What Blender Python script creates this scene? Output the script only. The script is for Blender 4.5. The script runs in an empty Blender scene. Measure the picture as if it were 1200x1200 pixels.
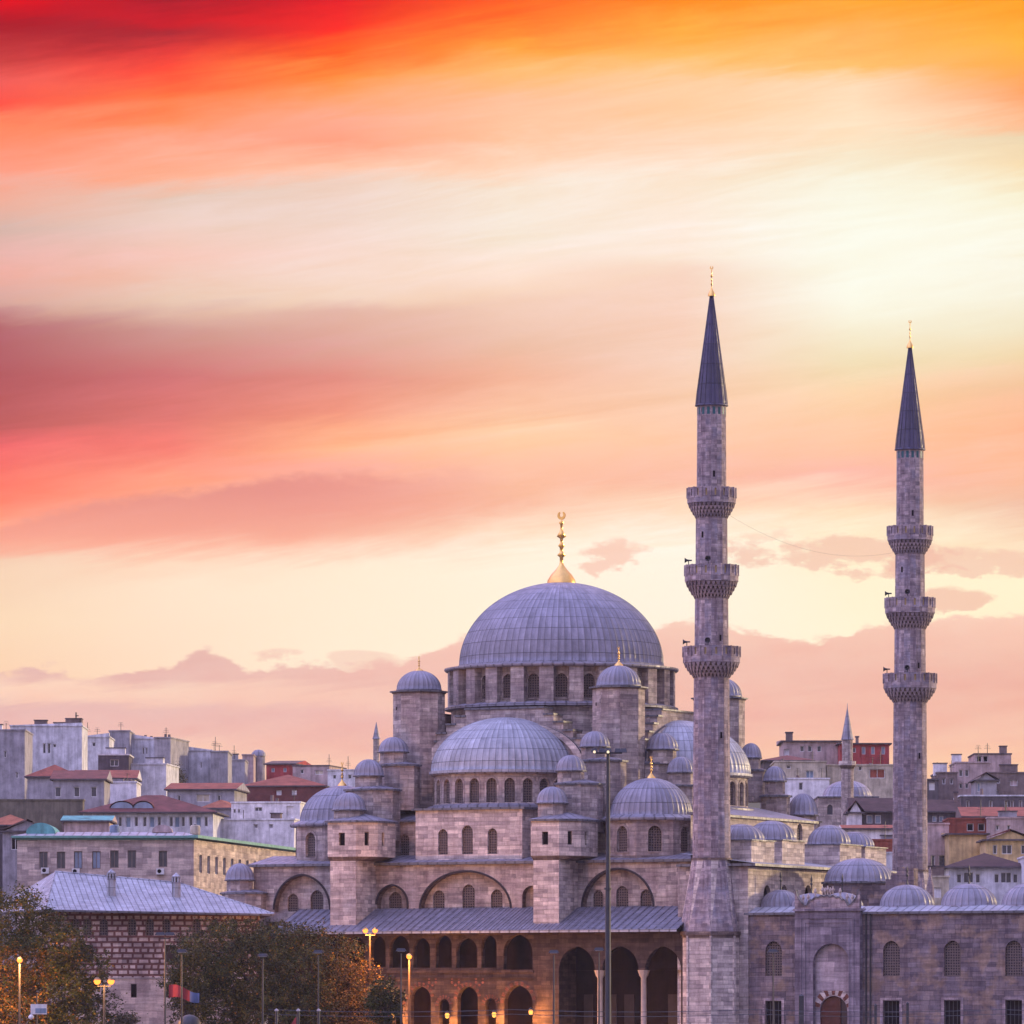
import bpy, math, random
from math import sin, cos, pi, radians as R, sqrt, atan2, hypot
from mathutils import Vector
from mathutils.geometry import tessellate_polygon
random.seed(7)
SC = bpy.context.scene
COL = SC.collection

# ------------------------------------------------------------------ camera
F = 7150.0          # focal length in pixels of the 1200 px photograph
CZ = 2.5            # eye height
cam = bpy.data.cameras.new("camera"); camo = bpy.data.objects.new("camera", cam)
COL.objects.link(camo); SC.camera = camo
camo.location = (0, 0, CZ); camo.rotation_euler = (R(90), 0, 0)
cam.sensor_width = 36; cam.lens = F/1200*36; cam.shift_y = 0.5
cam.clip_start = 1; cam.clip_end = 20000

# ------------------------------------------------------------------ sky and light
SUN_EL, SUN_AZ = R(9), R(62)       # azimuth from +Y towards +X
SUN_STRENGTH = 3.6
AMBIENT = 1.55
def lin(c):
    return tuple((x/255/12.92) if x/255 <= .04045 else ((x/255+.055)/1.055)**2.4 for x in c)
W = bpy.data.worlds.new("World"); SC.world = W; W.use_nodes = True
nt = W.node_tree; nt.nodes.clear(); L = nt.links
def sock(x, inp):
    if isinstance(x, (int, float)): inp.default_value = x
    elif isinstance(x, tuple): inp.default_value = (*x, 1) if len(inp.default_value) == 4 and len(x) == 3 else x
    else: L.new(x, inp)
def mth(op, a, b=0.0, c=None):
    n = nt.nodes.new('ShaderNodeMath'); n.operation = op
    sock(a, n.inputs[0]); sock(b, n.inputs[1])
    if c is not None: sock(c, n.inputs[2])
    return n.outputs[0]
def smooth(x, a, b):
    n = nt.nodes.new('ShaderNodeMapRange'); n.interpolation_type = 'SMOOTHSTEP'
    sock(x, n.inputs[0]); n.inputs[1].default_value = a; n.inputs[2].default_value = b
    return n.outputs[0]
def linr(x, a, b):
    n = nt.nodes.new('ShaderNodeMapRange')
    sock(x, n.inputs[0]); n.inputs[1].default_value = a; n.inputs[2].default_value = b
    return n.outputs[0]
def mixc(f, a, b, mode='MIX'):
    n = nt.nodes.new('ShaderNodeMix'); n.data_type = 'RGBA'; n.blend_type = mode
    sock(f, n.inputs[0]); sock(a, n.inputs[6]); sock(b, n.inputs[7])
    return n.outputs[2]
def ramp(x, stops, val=False):
    n = nt.nodes.new('ShaderNodeValToRGB'); cr = n.color_ramp
    cr.interpolation = 'B_SPLINE' if False else 'LINEAR'
    while len(cr.elements) > 1: cr.elements.remove(cr.elements[-1])
    for i, (p, c) in enumerate(stops):
        e = cr.elements[0] if i == 0 else cr.elements.new(p)
        e.position = p
        e.color = (c, c, c, 1) if val else (*lin(c), 1)
    sock(x, n.inputs[0]); return n.outputs[0]
def noise(vec, scale, detail=4, rough=.55):
    n = nt.nodes.new('ShaderNodeTexNoise'); n.inputs['Scale'].default_value = scale
    n.inputs['Detail'].default_value = detail; n.inputs['Roughness'].default_value = rough
    L.new(vec, n.inputs['Vector']); return n.outputs[0]
def comb(x, y, z=0.0):
    n = nt.nodes.new('ShaderNodeCombineXYZ'); sock(x, n.inputs[0]); sock(y, n.inputs[1]); sock(z, n.inputs[2]); return n.outputs[0]
tc = nt.nodes.new('ShaderNodeTexCoord'); sx = nt.nodes.new('ShaderNodeSeparateXYZ'); L.new(tc.outputs['Generated'], sx.inputs[0])
dx, dy, dz = sx.outputs
ysafe = mth('MAXIMUM', dy, .05)
az = mth('DIVIDE', dx, ysafe); el = mth('DIVIDE', dz, ysafe)
s = mth('MULTIPLY_ADD', az, F/1200, .5)            # 0..1 across the view
t = mth('MULTIPLY_ADD', el, -F/1200, 1.0)          # 0 high .. 1 horizon
# wind-drawn warp
wv = comb(mth('MULTIPLY', s, 2.0), mth('MULTIPLY_ADD', s, 1.2, mth('MULTIPLY', t, 9.0)), 3.1)
n1 = mth('SUBTRACT', noise(wv, 1.0, 5, .6), .5)
wv2 = comb(mth('MULTIPLY', s, 5.0), mth('MULTIPLY_ADD', s, 3.0, mth('MULTIPLY', t, 24.0)), 8.7)
n2 = mth('SUBTRACT', noise(wv2, 1.0, 5, .6), .5)
bv = comb(mth('MULTIPLY', s, 14.0), mth('MULTIPLY', t, 26.0), 1.3)
n3 = mth('SUBTRACT', noise(bv, 1.0, 5, .6), .5)
fv = comb(mth('MULTIPLY', s, 34.0), mth('MULTIPLY', t, 70.0), 5.5)
n4 = mth('SUBTRACT', noise(fv, 1.0, 4, .6), .5)
n3 = mth('ADD', n3, mth('MULTIPLY', n4, .55))
def fnoise(vec, scale, detail, rough, dist):
    n = nt.nodes.new('ShaderNodeTexNoise'); n.inputs['Scale'].default_value = scale; n.inputs['Detail'].default_value = detail
    n.inputs['Roughness'].default_value = rough; n.inputs['Distortion'].default_value = dist; L.new(vec, n.inputs['Vector']); return n.outputs[0]
wv3 = comb(mth('MULTIPLY', s, 7.0), mth('MULTIPLY_ADD', s, 7.0, mth('MULTIPLY', t, 52.0)), 2.2)
n5 = mth('SUBTRACT', fnoise(wv3, 1.0, 7, .68, .5), .5)
wv4 = comb(mth('MULTIPLY', s, 3.0), mth('MULTIPLY_ADD', s, 4.0, mth('MULTIPLY', t, 26.0)), 6.1)
n6 = mth('SUBTRACT', fnoise(wv4, 1.0, 8, .66, .9), .5)
tw = mth('ADD', t, mth('ADD', mth('ADD', mth('MULTIPLY', n1, .035), mth('MULTIPLY', n2, .022)), mth('ADD', mth('MULTIPLY', n5, .022), mth('MULTIPLY', n6, .034))))
cols = [
 [(0,(225,5,20)),(28,(168,20,32)),(55,(192,52,54)),(95,(240,92,84)),(120,(255,80,65)),(150,(255,132,90)),(200,(252,155,128)),(230,(240,178,160)),(270,(212,178,165)),(310,(238,176,165)),(345,(215,168,158)),(375,(180,105,110)),(440,(178,88,92)),(490,(190,92,90)),(530,(240,102,100)),(570,(255,125,105)),(610,(255,150,120)),(640,(250,180,150)),(660,(244,208,178)),(720,(250,218,182)),(800,(250,210,175))],
 [(0,(165,22,35)),(22,(205,25,35)),(35,(165,35,45)),(60,(225,55,50)),(85,(255,75,50)),(110,(255,120,65)),(140,(255,145,95)),(165,(252,165,135)),(200,(253,180,150)),(225,(228,200,185)),(260,(235,205,190)),(300,(243,195,178)),(350,(232,200,178)),(385,(205,150,140)),(440,(205,112,110)),(490,(225,120,112)),(520,(245,125,110)),(560,(255,160,128)),(620,(252,180,150)),(650,(253,208,178)),(690,(254,228,200)),(800,(253,222,192))],
 [(0,(225,25,30)),(40,(255,45,28)),(65,(255,95,25)),(85,(255,145,60)),(110,(255,160,100)),(140,(252,170,140)),(165,(253,160,128)),(195,(254,195,165)),(215,(238,208,192)),(260,(238,212,198)),(300,(245,215,200)),(345,(243,215,195)),(365,(225,178,160)),(400,(222,165,150)),(440,(225,140,125)),(480,(240,150,125)),(500,(252,170,130)),(525,(255,185,140)),(550,(250,172,150)),(600,(252,180,152)),(630,(254,215,180)),(660,(255,235,208)),(800,(254,236,208))],
 [(0,(255,80,25)),(30,(255,110,28)),(55,(255,160,55)),(80,(255,188,110)),(110,(254,195,158)),(150,(253,195,155)),(190,(253,215,188)),(220,(246,228,208)),(280,(245,230,212)),(320,(252,228,212)),(345,(243,208,188)),(400,(235,190,165)),(440,(242,180,150)),(480,(250,195,162)),(510,(254,210,170)),(550,(253,195,165)),(590,(250,192,165)),(625,(254,225,195)),(650,(255,242,218)),(800,(255,240,212))],
 [(0,(255,140,25)),(30,(255,175,65)),(60,(255,192,105)),(90,(254,205,158)),(130,(254,205,160)),(170,(254,215,185)),(210,(250,232,212)),(300,(251,233,218)),(320,(245,210,190)),(380,(245,205,182)),(420,(245,208,185)),(470,(248,205,175)),(520,(253,200,165)),(560,(250,190,165)),(590,(253,220,190)),(640,(255,245,225)),(800,(255,240,215))],
 [(0,(255,165,50)),(40,(255,178,90)),(75,(255,192,105)),(100,(254,218,180)),(150,(254,222,185)),(185,(245,230,200)),(230,(246,243,222)),(300,(248,248,232)),(350,(247,244,222)),(420,(240,222,180)),(470,(250,210,165)),(520,(253,200,165)),(560,(251,185,165)),(600,(254,225,190)),(640,(255,240,205)),(800,(255,245,212))],
 [(0,(255,160,30)),(50,(255,180,60)),(90,(255,165,80)),(115,(253,165,105)),(145,(252,190,145)),(160,(235,215,180)),(195,(245,215,165)),(230,(246,238,205)),(300,(248,245,228)),(380,(240,228,195)),(420,(240,212,165)),(460,(245,195,155)),(500,(255,185,145)),(540,(254,190,155)),(600,(240,190,160)),(640,(252,225,190)),(680,(255,243,205)),(800,(253,235,195))],
]
base = None
for i, c in enumerate(cols):
    # the cloud streaks climb to the right inside each band, so blend along the tilt
    o = ramp(tw, [(y/1200, k) for y, k in c])
    base = o if base is None else mixc(linr(s, (i-1)/6, i/6), base, o)
wisp = mth('MULTIPLY', mth('ADD', mth('MULTIPLY', n5, .55), n6), mth('SUBTRACT', 1.0, smooth(t, .50, .58)))
wg = mth('ADD', 1.0, mth('MULTIPLY', wisp, .30)); wgb = mth('ADD', 1.0, mth('MULTIPLY', wisp, .62))
base = mixc(1.0, base, comb(mth('ADD', 1.0, mth('MULTIPLY', wisp, .10)), wg, wgb), 'MULTIPLY')
# pink cloud with a billowy top edge at the left
e1 = ramp(s, [(0,612/1200),(.06,592/1200),(.2,570/1200),(.28,556/1200),(.45,548/1200),(.6,560/1200)], True)
d1 = mth('SUBTRACT', mth('ADD', t, mth('MULTIPLY', n3, .035)), e1)
m1 = mth('MULTIPLY', mth('MULTIPLY', smooth(d1, -.003, .012), mth('SUBTRACT', 1.0, smooth(tw, .52, .56))), mth('SUBTRACT', 1.0, smooth(s, .25, .55)))
base = mixc(mth('MULTIPLY', m1, .85), base, ramp(t, [(.48,(226,142,132)),(.53,(248,165,142))]))
# low cloud bank
e2 = ramp(s, [(0,782/1200),(.09,790/1200),(.17,778/1200),(.2,764/1200),(.24,786/1200),(.33,776/1200),(.4,764/1200),(.45,742/1200),(.55,740/1200),(.66,732/1200),(.76,736/1200),(.8,744/1200),(.88,730/1200),(1,722/1200)], True)
d2 = mth('SUBTRACT', mth('ADD', t, mth('MULTIPLY', n3, .045)), e2)
m2 = smooth(d2, -.002, .007)
bankL = ramp(tw, [(.640,(224,176,168)),(.664,(228,180,170)),(.676,(250,212,186)),(.686,(248,206,182)),(.694,(230,184,176)),(.72,(234,184,174)),(.745,(250,202,176)),(.78,(248,188,158))])
bankM = ramp(tw, [(.60,(246,202,182)),(.66,(240,190,174)),(.685,(244,194,176)),(.70,(238,182,170)),(.735,(246,192,168)),(.78,(252,200,166))])
bankR = ramp(tw, [(.60,(250,206,182)),(.64,(242,190,168)),(.67,(238,180,160)),(.72,(244,188,162)),(.78,(254,206,158))])
bank = mixc(linr(s, .5, 1.0), mixc(linr(s, 0, .45), bankL, bankM), bankR)
bk = mth('ADD', 1.0, mth('MULTIPLY', mth('ADD', mth('MULTIPLY', n3, .5), n6), .34))
bank = mixc(1.0, bank, comb(mth('ADD', 1.0, mth('MULTIPLY', n6, .10)), bk, bk), 'MULTIPLY')
base = mixc(m2, base, bank)
def blob(cx, cy, rx, ry, col, k, thick=.5):
    global base
    a = mth('DIVIDE', mth('SUBTRACT', s, cx/1200), rx/1200); b = mth('DIVIDE', mth('SUBTRACT', mth('ADD', t, mth('MULTIPLY', n3, .02)), cy/1200), ry/1200)
    r2 = mth('ADD', mth('ADD', mth('MULTIPLY', a, a), mth('MULTIPLY', b, b)), mth('MULTIPLY', n3, 5.6))
    base = mixc(mth('MULTIPLY', mth('SUBTRACT', 1.0, smooth(r2, .35, 1.25)), k), base, tuple((*lin(col), 1)))
blob(985, 650, 125, 24, (240,186,164), .65)
blob(1135, 656, 95, 15, (240,186,164), .6)
blob(1112, 703, 46, 16, (240,184,162), .7)
blob(716, 653, 44, 20, (246,196,174), .75)
blob(905, 628, 40, 12, (246,205,180), .5)
blob(415, 770, 42, 9, (240,192,174), .5)
blob(330, 768, 34, 9, (238,188,172), .6)
ga = mth('DIVIDE', mth('SUBTRACT', s, .885), .13); gb_ = mth('DIVIDE', mth('SUBTRACT', t, .245), .085)
gl = mth('POWER', 2.718, mth('MULTIPLY', mth('ADD', mth('MULTIPLY', ga, ga), mth('MULTIPLY', gb_, gb_)), -1.0))
base = mixc(mth('MULTIPLY', gl, .55), base, (.97, .97, .82, 1))
base = mixc(1.0, base, (1.04, 1.03, 1.03, 1), 'MULTIPLY')
# rest of the dome of sky: dusk
sky = nt.nodes.new('ShaderNodeTexSky'); sky.sky_type = 'NISHITA'; sky.sun_disc = False
sky.sun_elevation = SUN_EL; sky.sun_rotation = SUN_AZ
nish = mixc(1.0, sky.outputs[0], (.10, .10, .10, 1), 'MULTIPLY')
back = ramp(mth('MAXIMUM', dz, 0.0), [(0,(236,186,204)),(.2,(216,186,224)),(.6,(184,178,236)),(1,(166,168,236))])
west = ramp(mth('MAXIMUM', dz, 0.0), [(0,(255,196,140)),(.12,(255,150,110)),(.35,(215,150,170)),(.8,(165,165,220))])
gen = mixc(smooth(mth('ADD', dy, mth('MULTIPLY', dx, .45)), -.25, .9), back, west)
up = mth('ADD', .34, mth('MULTIPLY', smooth(dz, .0, .85), 1.5)); lr = mth('SUBTRACT', 1.0, mth('MULTIPLY', dx, .62))
amb = mth('MULTIPLY', mth('MULTIPLY', up, lr), AMBIENT)
gen = mixc(1.0, gen, comb(amb, amb, amb), 'MULTIPLY')
gen = mixc(1.0, gen, nish, 'ADD')
mk = mth('MULTIPLY', mth('MULTIPLY', mth('SUBTRACT', 1.0, smooth(mth('ABSOLUTE', az), .16, .5)), mth('SUBTRACT', 1.0, smooth(el, .19, .36))), smooth(dy, .05, .3))
fin = mixc(mk, gen, base)
bg = nt.nodes.new('ShaderNodeBackground'); L.new(fin, bg.inputs[0]); bg.inputs[1].default_value = 1.0
out = nt.nodes.new('ShaderNodeOutputWorld'); L.new(bg.outputs[0], out.inputs[0])

sl = bpy.data.lights.new("sun", 'SUN'); sl.energy = SUN_STRENGTH; sl.angle = R(4); sl.color = (1, .76, .46)
so = bpy.data.objects.new("sun", sl); COL.objects.link(so)
sv = Vector((sin(SUN_AZ)*cos(SUN_EL), cos(SUN_AZ)*cos(SUN_EL), sin(SUN_EL)))
so.rotation_euler = sv.to_track_quat('Z', 'Y').to_euler(); so.location = (60, 300, 90)
SC.view_settings.view_transform = 'Standard'; SC.view_settings.look = 'None'
SC.view_settings.exposure = 0.0; SC.view_settings.gamma = 1.0

# ------------------------------------------------------------------ materials
MAT = {}
class NT:
    def __init__(s, name, rough=.8, metal=0.0, spec=.3):
        s.m = bpy.data.materials.new(name); s.m.use_nodes = True; s.t = s.m.node_tree
        s.b = s.t.nodes['Principled BSDF']; s.b.inputs['Roughness'].default_value = rough
        s.b.inputs['Metallic'].default_value = metal; s.b.inputs['Specular IOR Level'].default_value = spec
        MAT[name] = s.m
    def n(s, ty, **k):
        x = s.t.nodes.new(ty)
        for a, v in k.items():
            if a.startswith('_'): setattr(x, a[1:], v)
            else: x.inputs[a.replace('__', ' ')].default_value = v
        return x
    def l(s, a, b): s.t.links.new(a, b)
    def uv(s, scale=(1,1,1)):
        u = s.n('ShaderNodeUVMap'); mp = s.n('ShaderNodeMapping'); s.l(u.outputs[0], mp.inputs[0]); mp.inputs['Scale'].default_value = scale; return mp.outputs[0]
    def obj(s, scale=(1,1,1)):
        u = s.n('ShaderNodeTexCoord'); mp = s.n('ShaderNodeMapping'); s.l(u.outputs['Object'], mp.inputs[0]); mp.inputs['Scale'].default_value = scale; return mp.outputs[0]
    def noise(s, v, sc, d=4, r=.6):
        x = s.n('ShaderNodeTexNoise', Scale=sc, Detail=d, Roughness=r); s.l(v, x.inputs['Vector']); return x.outputs[0]
    def mix(s, f, a, b, mode='MIX'):
        x = s.n('ShaderNodeMix', _data_type='RGBA', _blend_type=mode)
        for v, i in ((f, 0), (a, 6), (b, 7)):
            if isinstance(v, (int, float)): x.inputs[i].default_value = v
            elif isinstance(v, tuple): x.inputs[i].default_value = (*v, 1)
            else: s.l(v, x.inputs[i])
        return x.outputs[2]
    def rng(s, x, a, b, c=0., d=1.):
        n = s.n('ShaderNodeMapRange'); s.l(x, n.inputs[0])
        for i, v in enumerate((a, b, c, d)): n.inputs[i+1].default_value = v
        return n.outputs[0]
    def gray(s, x):
        n = s.n('ShaderNodeCombineColor'); [s.l(x, n.inputs[i]) for i in range(3)]; return n.outputs[0]
    def bump(s, h, st=.3, dist=.05):
        n = s.n('ShaderNodeBump', Strength=st, Distance=dist); s.l(h, n.inputs['Height']); s.l(n.outputs[0], s.b.inputs['Normal'])
    def base(s, c):
        if isinstance(c, tuple): s.b.inputs['Base Color'].default_value = (*c, 1)
        else: s.l(c, s.b.inputs['Base Color'])

def stone(name, c1, c2, bw=1.05, rh=.38, mortar=.62, stain=.45, streak=.35, msize=.022, c3=None, bump=.3, mcol=None):
    M = NT(name, .88, 0, .2)
    v0 = M.uv()
    wob = M.n('ShaderNodeTexNoise', Scale=.7, Detail=3); M.l(v0, wob.inputs['Vector'])
    wm = M.n('ShaderNodeVectorMath', _operation='MULTIPLY_ADD'); M.l(wob.outputs['Color'], wm.inputs[0]); wm.inputs[1].default_value = (.35, .05, 0); M.l(v0, wm.inputs[2]); v = wm.outputs[0]
    def bricks(ca, cb, cm, off, ms):
        b = M.n('ShaderNodeTexBrick', Scale=1.0); mp = M.n('ShaderNodeMapping'); M.l(v, mp.inputs[0]); mp.inputs['Location'].default_value = off; M.l(mp.outputs[0], b.inputs['Vector'])
        b.offset = .43; b.squash = .7; b.squash_frequency = 3
        b.inputs['Brick Width'].default_value = bw; b.inputs['Row Height'].default_value = rh; b.inputs['Mortar Size'].default_value = ms; b.inputs['Mortar Smooth'].default_value = .4
        b.inputs['Color1'].default_value = (*ca, 1); b.inputs['Color2'].default_value = (*cb, 1); b.inputs['Mortar'].default_value = (*cm, 1); return b
    br = bricks(c1, c2, mcol or tuple(x*mortar for x in c1), (0, 0, 0), msize)
    b2 = bricks((.58,.56,.60), (1.22,1.20,1.16), (1, 1, 1), (bw*36, rh*21, 0), 0)
    c = M.mix(.9, br.outputs[0], b2.outputs[0], 'MULTIPLY')
    if c3: c = M.mix(M.rng(M.noise(v0, .55, 3), .5, .62), c, c3)
    course = M.rng(M.noise(M.uv((.22, 2.5, 1)), 1.0, 5, .75), .34, .66, .66, 1.26)      # weathering along the courses
    c = M.mix(1.0, c, M.gray(course), 'MULTIPLY')
    o = M.obj()
    st = M.rng(M.noise(o, .4, 7, .7), .34, .60, 1-stain, 1.0)
    c = M.mix(1.0, c, M.mix(st, (.30,.22,.27), (1.08,1.08,1.08)), 'MULTIPLY')
    sk = M.rng(M.noise(M.uv((.9, .06, 1)), 1.6, 5, .7), .44, .64, 1.0, 1-streak*1.25)
    c = M.mix(1.0, c, M.mix(sk, (.34,.25,.30), (1,1,1)), 'MULTIPLY')
    fine = M.rng(M.noise(o, 4.0, 4, .7), .25, .75, .82, 1.18)
    c = M.mix(1.0, c, M.gray(fine), 'MULTIPLY')
    M.base(c)
    M.bump(br.outputs[1], -bump, .04)
    return M.m
def lead(name, c, var=.13, rough=.46):
    M = NT(name, rough, 0.0, .5)
    v = M.uv()
    br = M.n('ShaderNodeTexBrick', Scale=1.0); M.l(v, br.inputs['Vector'])
    br.offset = .0; br.squash = 1.0
    br.inputs['Brick Width'].default_value = 1; br.inputs['Row Height'].default_value = 1
    br.inputs['Mortar Size'].default_value = .035; br.inputs['Mortar Smooth'].default_value = .6; br.inputs['Bias'].default_value = 0
    br.inputs['Color1'].default_value = (*[x*(1-var) for x in c], 1); br.inputs['Color2'].default_value = (*[x*(1+var) for x in c], 1)
    br.inputs['Mortar'].default_value = (*[x*.38 for x in c], 1)
    o = M.obj()
    st = M.rng(M.noise(o, .55, 7, .7), .3, .7, .66, 1.22)
    cc = M.mix(1.0, br.outputs[0], M.gray(st), 'MULTIPLY')
    su = M.n('ShaderNodeSeparateXYZ'); M.l(v, su.inputs[0]); pp = M.n('ShaderNodeMath', _operation='PINGPONG'); M.l(su.outputs[0], pp.inputs[0]); pp.inputs[1].default_value = .5
    cc = M.mix(1.0, cc, M.gray(M.rng(pp.outputs[0], .02, .16, .50, 1.0)), 'MULTIPLY')
    fine = M.rng(M.noise(M.uv((2.2, .35, 1)), 1.7, 6, .75), .3, .7, .72, 1.22)
    cc = M.mix(1.0, cc, M.gray(fine), 'MULTIPLY')
    M.base(cc); M.l(M.rng(M.noise(o, 2.0, 4), .3, .7, rough-.12, rough+.2), M.b.inputs['Roughness'])
    M.bump(br.outputs[1], .5, .05)
    return M.m
def plain(name, c, rough=.8, metal=0., var=.25, sc=1.5, spec=.3):
    M = NT(name, rough, metal, spec)
    o = M.obj(); st = M.rng(M.noise(o, sc, 6, .65), .28, .72, 1-var, 1+var)
    ver = M.rng(M.noise(M.obj((1.2, 1.2, .12)), 1.1, 5, .7), .4, .72, 1.0, 1-var*1.2)
    c1 = M.mix(1.0, c, M.gray(st), 'MULTIPLY'); c1 = M.mix(1.0, c1, M.gray(ver), 'MULTIPLY')
    M.base(c1); return M.m
def emit(name, c, e):
    M = NT(name, .5, 0, 0); M.base((0., 0., 0.)); M.b.inputs['Emission Color'].default_value = (*c, 1); M.b.inputs['Emission Strength'].default_value = e; return M.m

stone('stone', (.47,.405,.36), (.37,.325,.305), c3=(.35,.29,.275), stain=.55)
stone('stone_light', (.58,.505,.45), (.47,.41,.38), stain=.3, streak=.25)
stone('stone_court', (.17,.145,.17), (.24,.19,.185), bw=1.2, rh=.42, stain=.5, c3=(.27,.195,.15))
stone('stone_minaret', (.45,.375,.375), (.31,.26,.275), bw=.85, rh=.36, stain=.5, streak=.5, c3=(.27,.24,.28))
stone('stone_dark', (.20,.15,.125), (.16,.125,.11), stain=.5)
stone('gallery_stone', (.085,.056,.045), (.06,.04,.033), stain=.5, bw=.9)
stone('banded', (.56,.46,.41), (.40,.31,.27), bw=.95, rh=.50, msize=.13, mcol=(.15,.07,.06), streak=.2)
stone('tablet_marble', (.40,.34,.35), (.34,.29,.31), bw=2, rh=.9, stain=.4, streak=.3, mortar=.8)
stone('portal_marble', (.23,.20,.235), (.20,.175,.205), bw=1.4, rh=.7, stain=.3, streak=.4, mortar=.75)
stone('gallery_brick', (.15,.06,.045), (.12,.05,.04), bw=.3, rh=.1)
stone('office_stone', (.54,.43,.37), (.47,.385,.34), bw=1.3, rh=.62, stain=.25, streak=.25, mortar=.8)
stone('brick', (.25,.10,.07), (.20,.08,.06), bw=.3, rh=.1)
lead('lead', (.225,.212,.258))
lead('lead_old', (.165,.16,.20))
lead('lead_dark', (.11,.11,.13))
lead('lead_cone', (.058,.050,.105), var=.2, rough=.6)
lead('lead_light', (.32,.325,.365))
plain('gold', (.80,.48,.14), .28, .85, .15)
plain('iron', (.05,.05,.055), .5, .3)
plain('pole_grey', (.05,.05,.06), .5, .4)
plain('void', (.010,.008,.010), .95, spec=0)
plain('interior_shade', (.025,.014,.010), .95, spec=0)
plain('marble', (.45,.36,.30), .6)
plain('copper', (.16,.34,.29), .7)
plain('wood', (.075,.018,.010), .6)
plain('wood_dark', (.05,.03,.025), .7)
plain('glass', (.045,.05,.07), .18, 0, .3, .6, .6)
plain('glass_pale', (.20,.26,.36), .2, 0, .3, .6, .6)
plain('white_frame', (.62,.60,.60), .6)
plain('arch_rim_dark', (.035,.028,.032), .95)
plain('teal', (.02,.10,.12), .5)
plain('ochre', (.50,.36,.16), .7)
plain('asphalt', (.05,.05,.055), .9)
plain('paving', (.10,.09,.09), .9, sc=.3)
plain('soil', (.07,.075,.04), .95, sc=.05)
plain('bark', (.06,.045,.035), .95, sc=4)
emit('lamp_lit', (1, .25, .035), 3.2)
plain('pole_brown', (.10,.06,.04), .5)
emit('lamp_warm', (1, .42, .08), 2.2)
emit('led_white', (1, .80, .55), 1.3)
def grille():
    M = NT('grille', .85)
    v = M.uv((4.2, 4.2, 1))
    vo = M.n('ShaderNodeTexVoronoi', Scale=1.0, Randomness=.12); M.l(v, vo.inputs['Vector'])
    f = M.rng(vo.outputs['Distance'], .26, .36)
    M.base(M.mix(f, (.014,.012,.015), (.12,.09,.083)))
    M.bump(f, .5, .05)
grille()
def tiles(name, c):
    M = NT(name, .85)
    v = M.uv((3.2, 2.4, 1))
    w = M.n('ShaderNodeTexWave', Scale=1.0, Distortion=.6, Detail=2); w.wave_profile = 'SIN'; M.l(v, w.inputs['Vector'])
    st = M.rng(M.noise(M.obj(), .7, 6, .7), .3, .7, .55, 1.35)
    c1 = M.mix(1.0, c, M.gray(st), 'MULTIPLY')
    c1 = M.mix(1.0, c1, M.gray(M.rng(w.outputs['Fac'], 0, 1, .75, 1.1)), 'MULTIPLY')
    M.base(c1); M.bump(w.outputs['Fac'], .6, .06)
tiles('tile_red', (.30,.085,.055)); tiles('tile_maroon', (.17,.055,.05)); tiles('tile_dark', (.075,.04,.04)); tiles('tile_orange', (.38,.13,.07))
tiles('tile_old', (.16,.11,.10))
for nm, c in {'plaster_white':(.72,.69,.72), 'plaster_grey':(.33,.31,.34), 'plaster_bluegrey':(.60,.59,.63), 'plaster_beige':(.50,.43,.33),
              'plaster_yellow':(.55,.40,.20), 'plaster_pink':(.45,.34,.33), 'plaster_brown':(.20,.15,.14), 'plaster_red':(.38,.06,.06),
              'cloth_red':(.22,.03,.04), 'cloth_blue':(.08,.12,.25), 'plaster_redbrown':(.26,.07,.045), 'plaster_dark':(.10,.085,.095), 'plaster_olive':(.15,.13,.10), 'sheet_teal':(.12,.33,.32), 'panel_blue':(.20,.26,.34)}.items():
    plain(nm, c, .9, 0, .42, .6)
def leafm(name, c1, c2, c3):
    M = NT(name, .7, 0, .25)
    g = M.n('ShaderNodeNewGeometry')
    cr = M.n('ShaderNodeValToRGB'); e = cr.color_ramp.elements; e[0].color = (*c1, 1); e[1].color = (*c3, 1); m = cr.color_ramp.elements.new(.55); m.color = (*c2, 1)
    M.l(g.outputs['Random Per Island'], cr.inputs[0])
    big = M.rng(M.noise(M.obj(), .35, 3), .35, .65, .6, 1.4)
    M.base(M.mix(1.0, cr.outputs[0], M.gray(big), 'MULTIPLY'))
    M.b.inputs['Subsurface Weight'].default_value = 0
leafm('leaf_olive', (.012,.018,.003), (.045,.046,.007), (.13,.095,.012))
leafm('leaf_green', (.009,.019,.004), (.027,.040,.007), (.062,.062,.010))
leafm('leaf_autumn_lamplit', (.05,.035,.006), (.13,.065,.009), (.26,.115,.015))  # autumn orange that also paints lamp glow into the crowns
leafm('leaf_pale', (.06,.06,.03), (.10,.09,.05), (.15,.12,.07))

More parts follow.
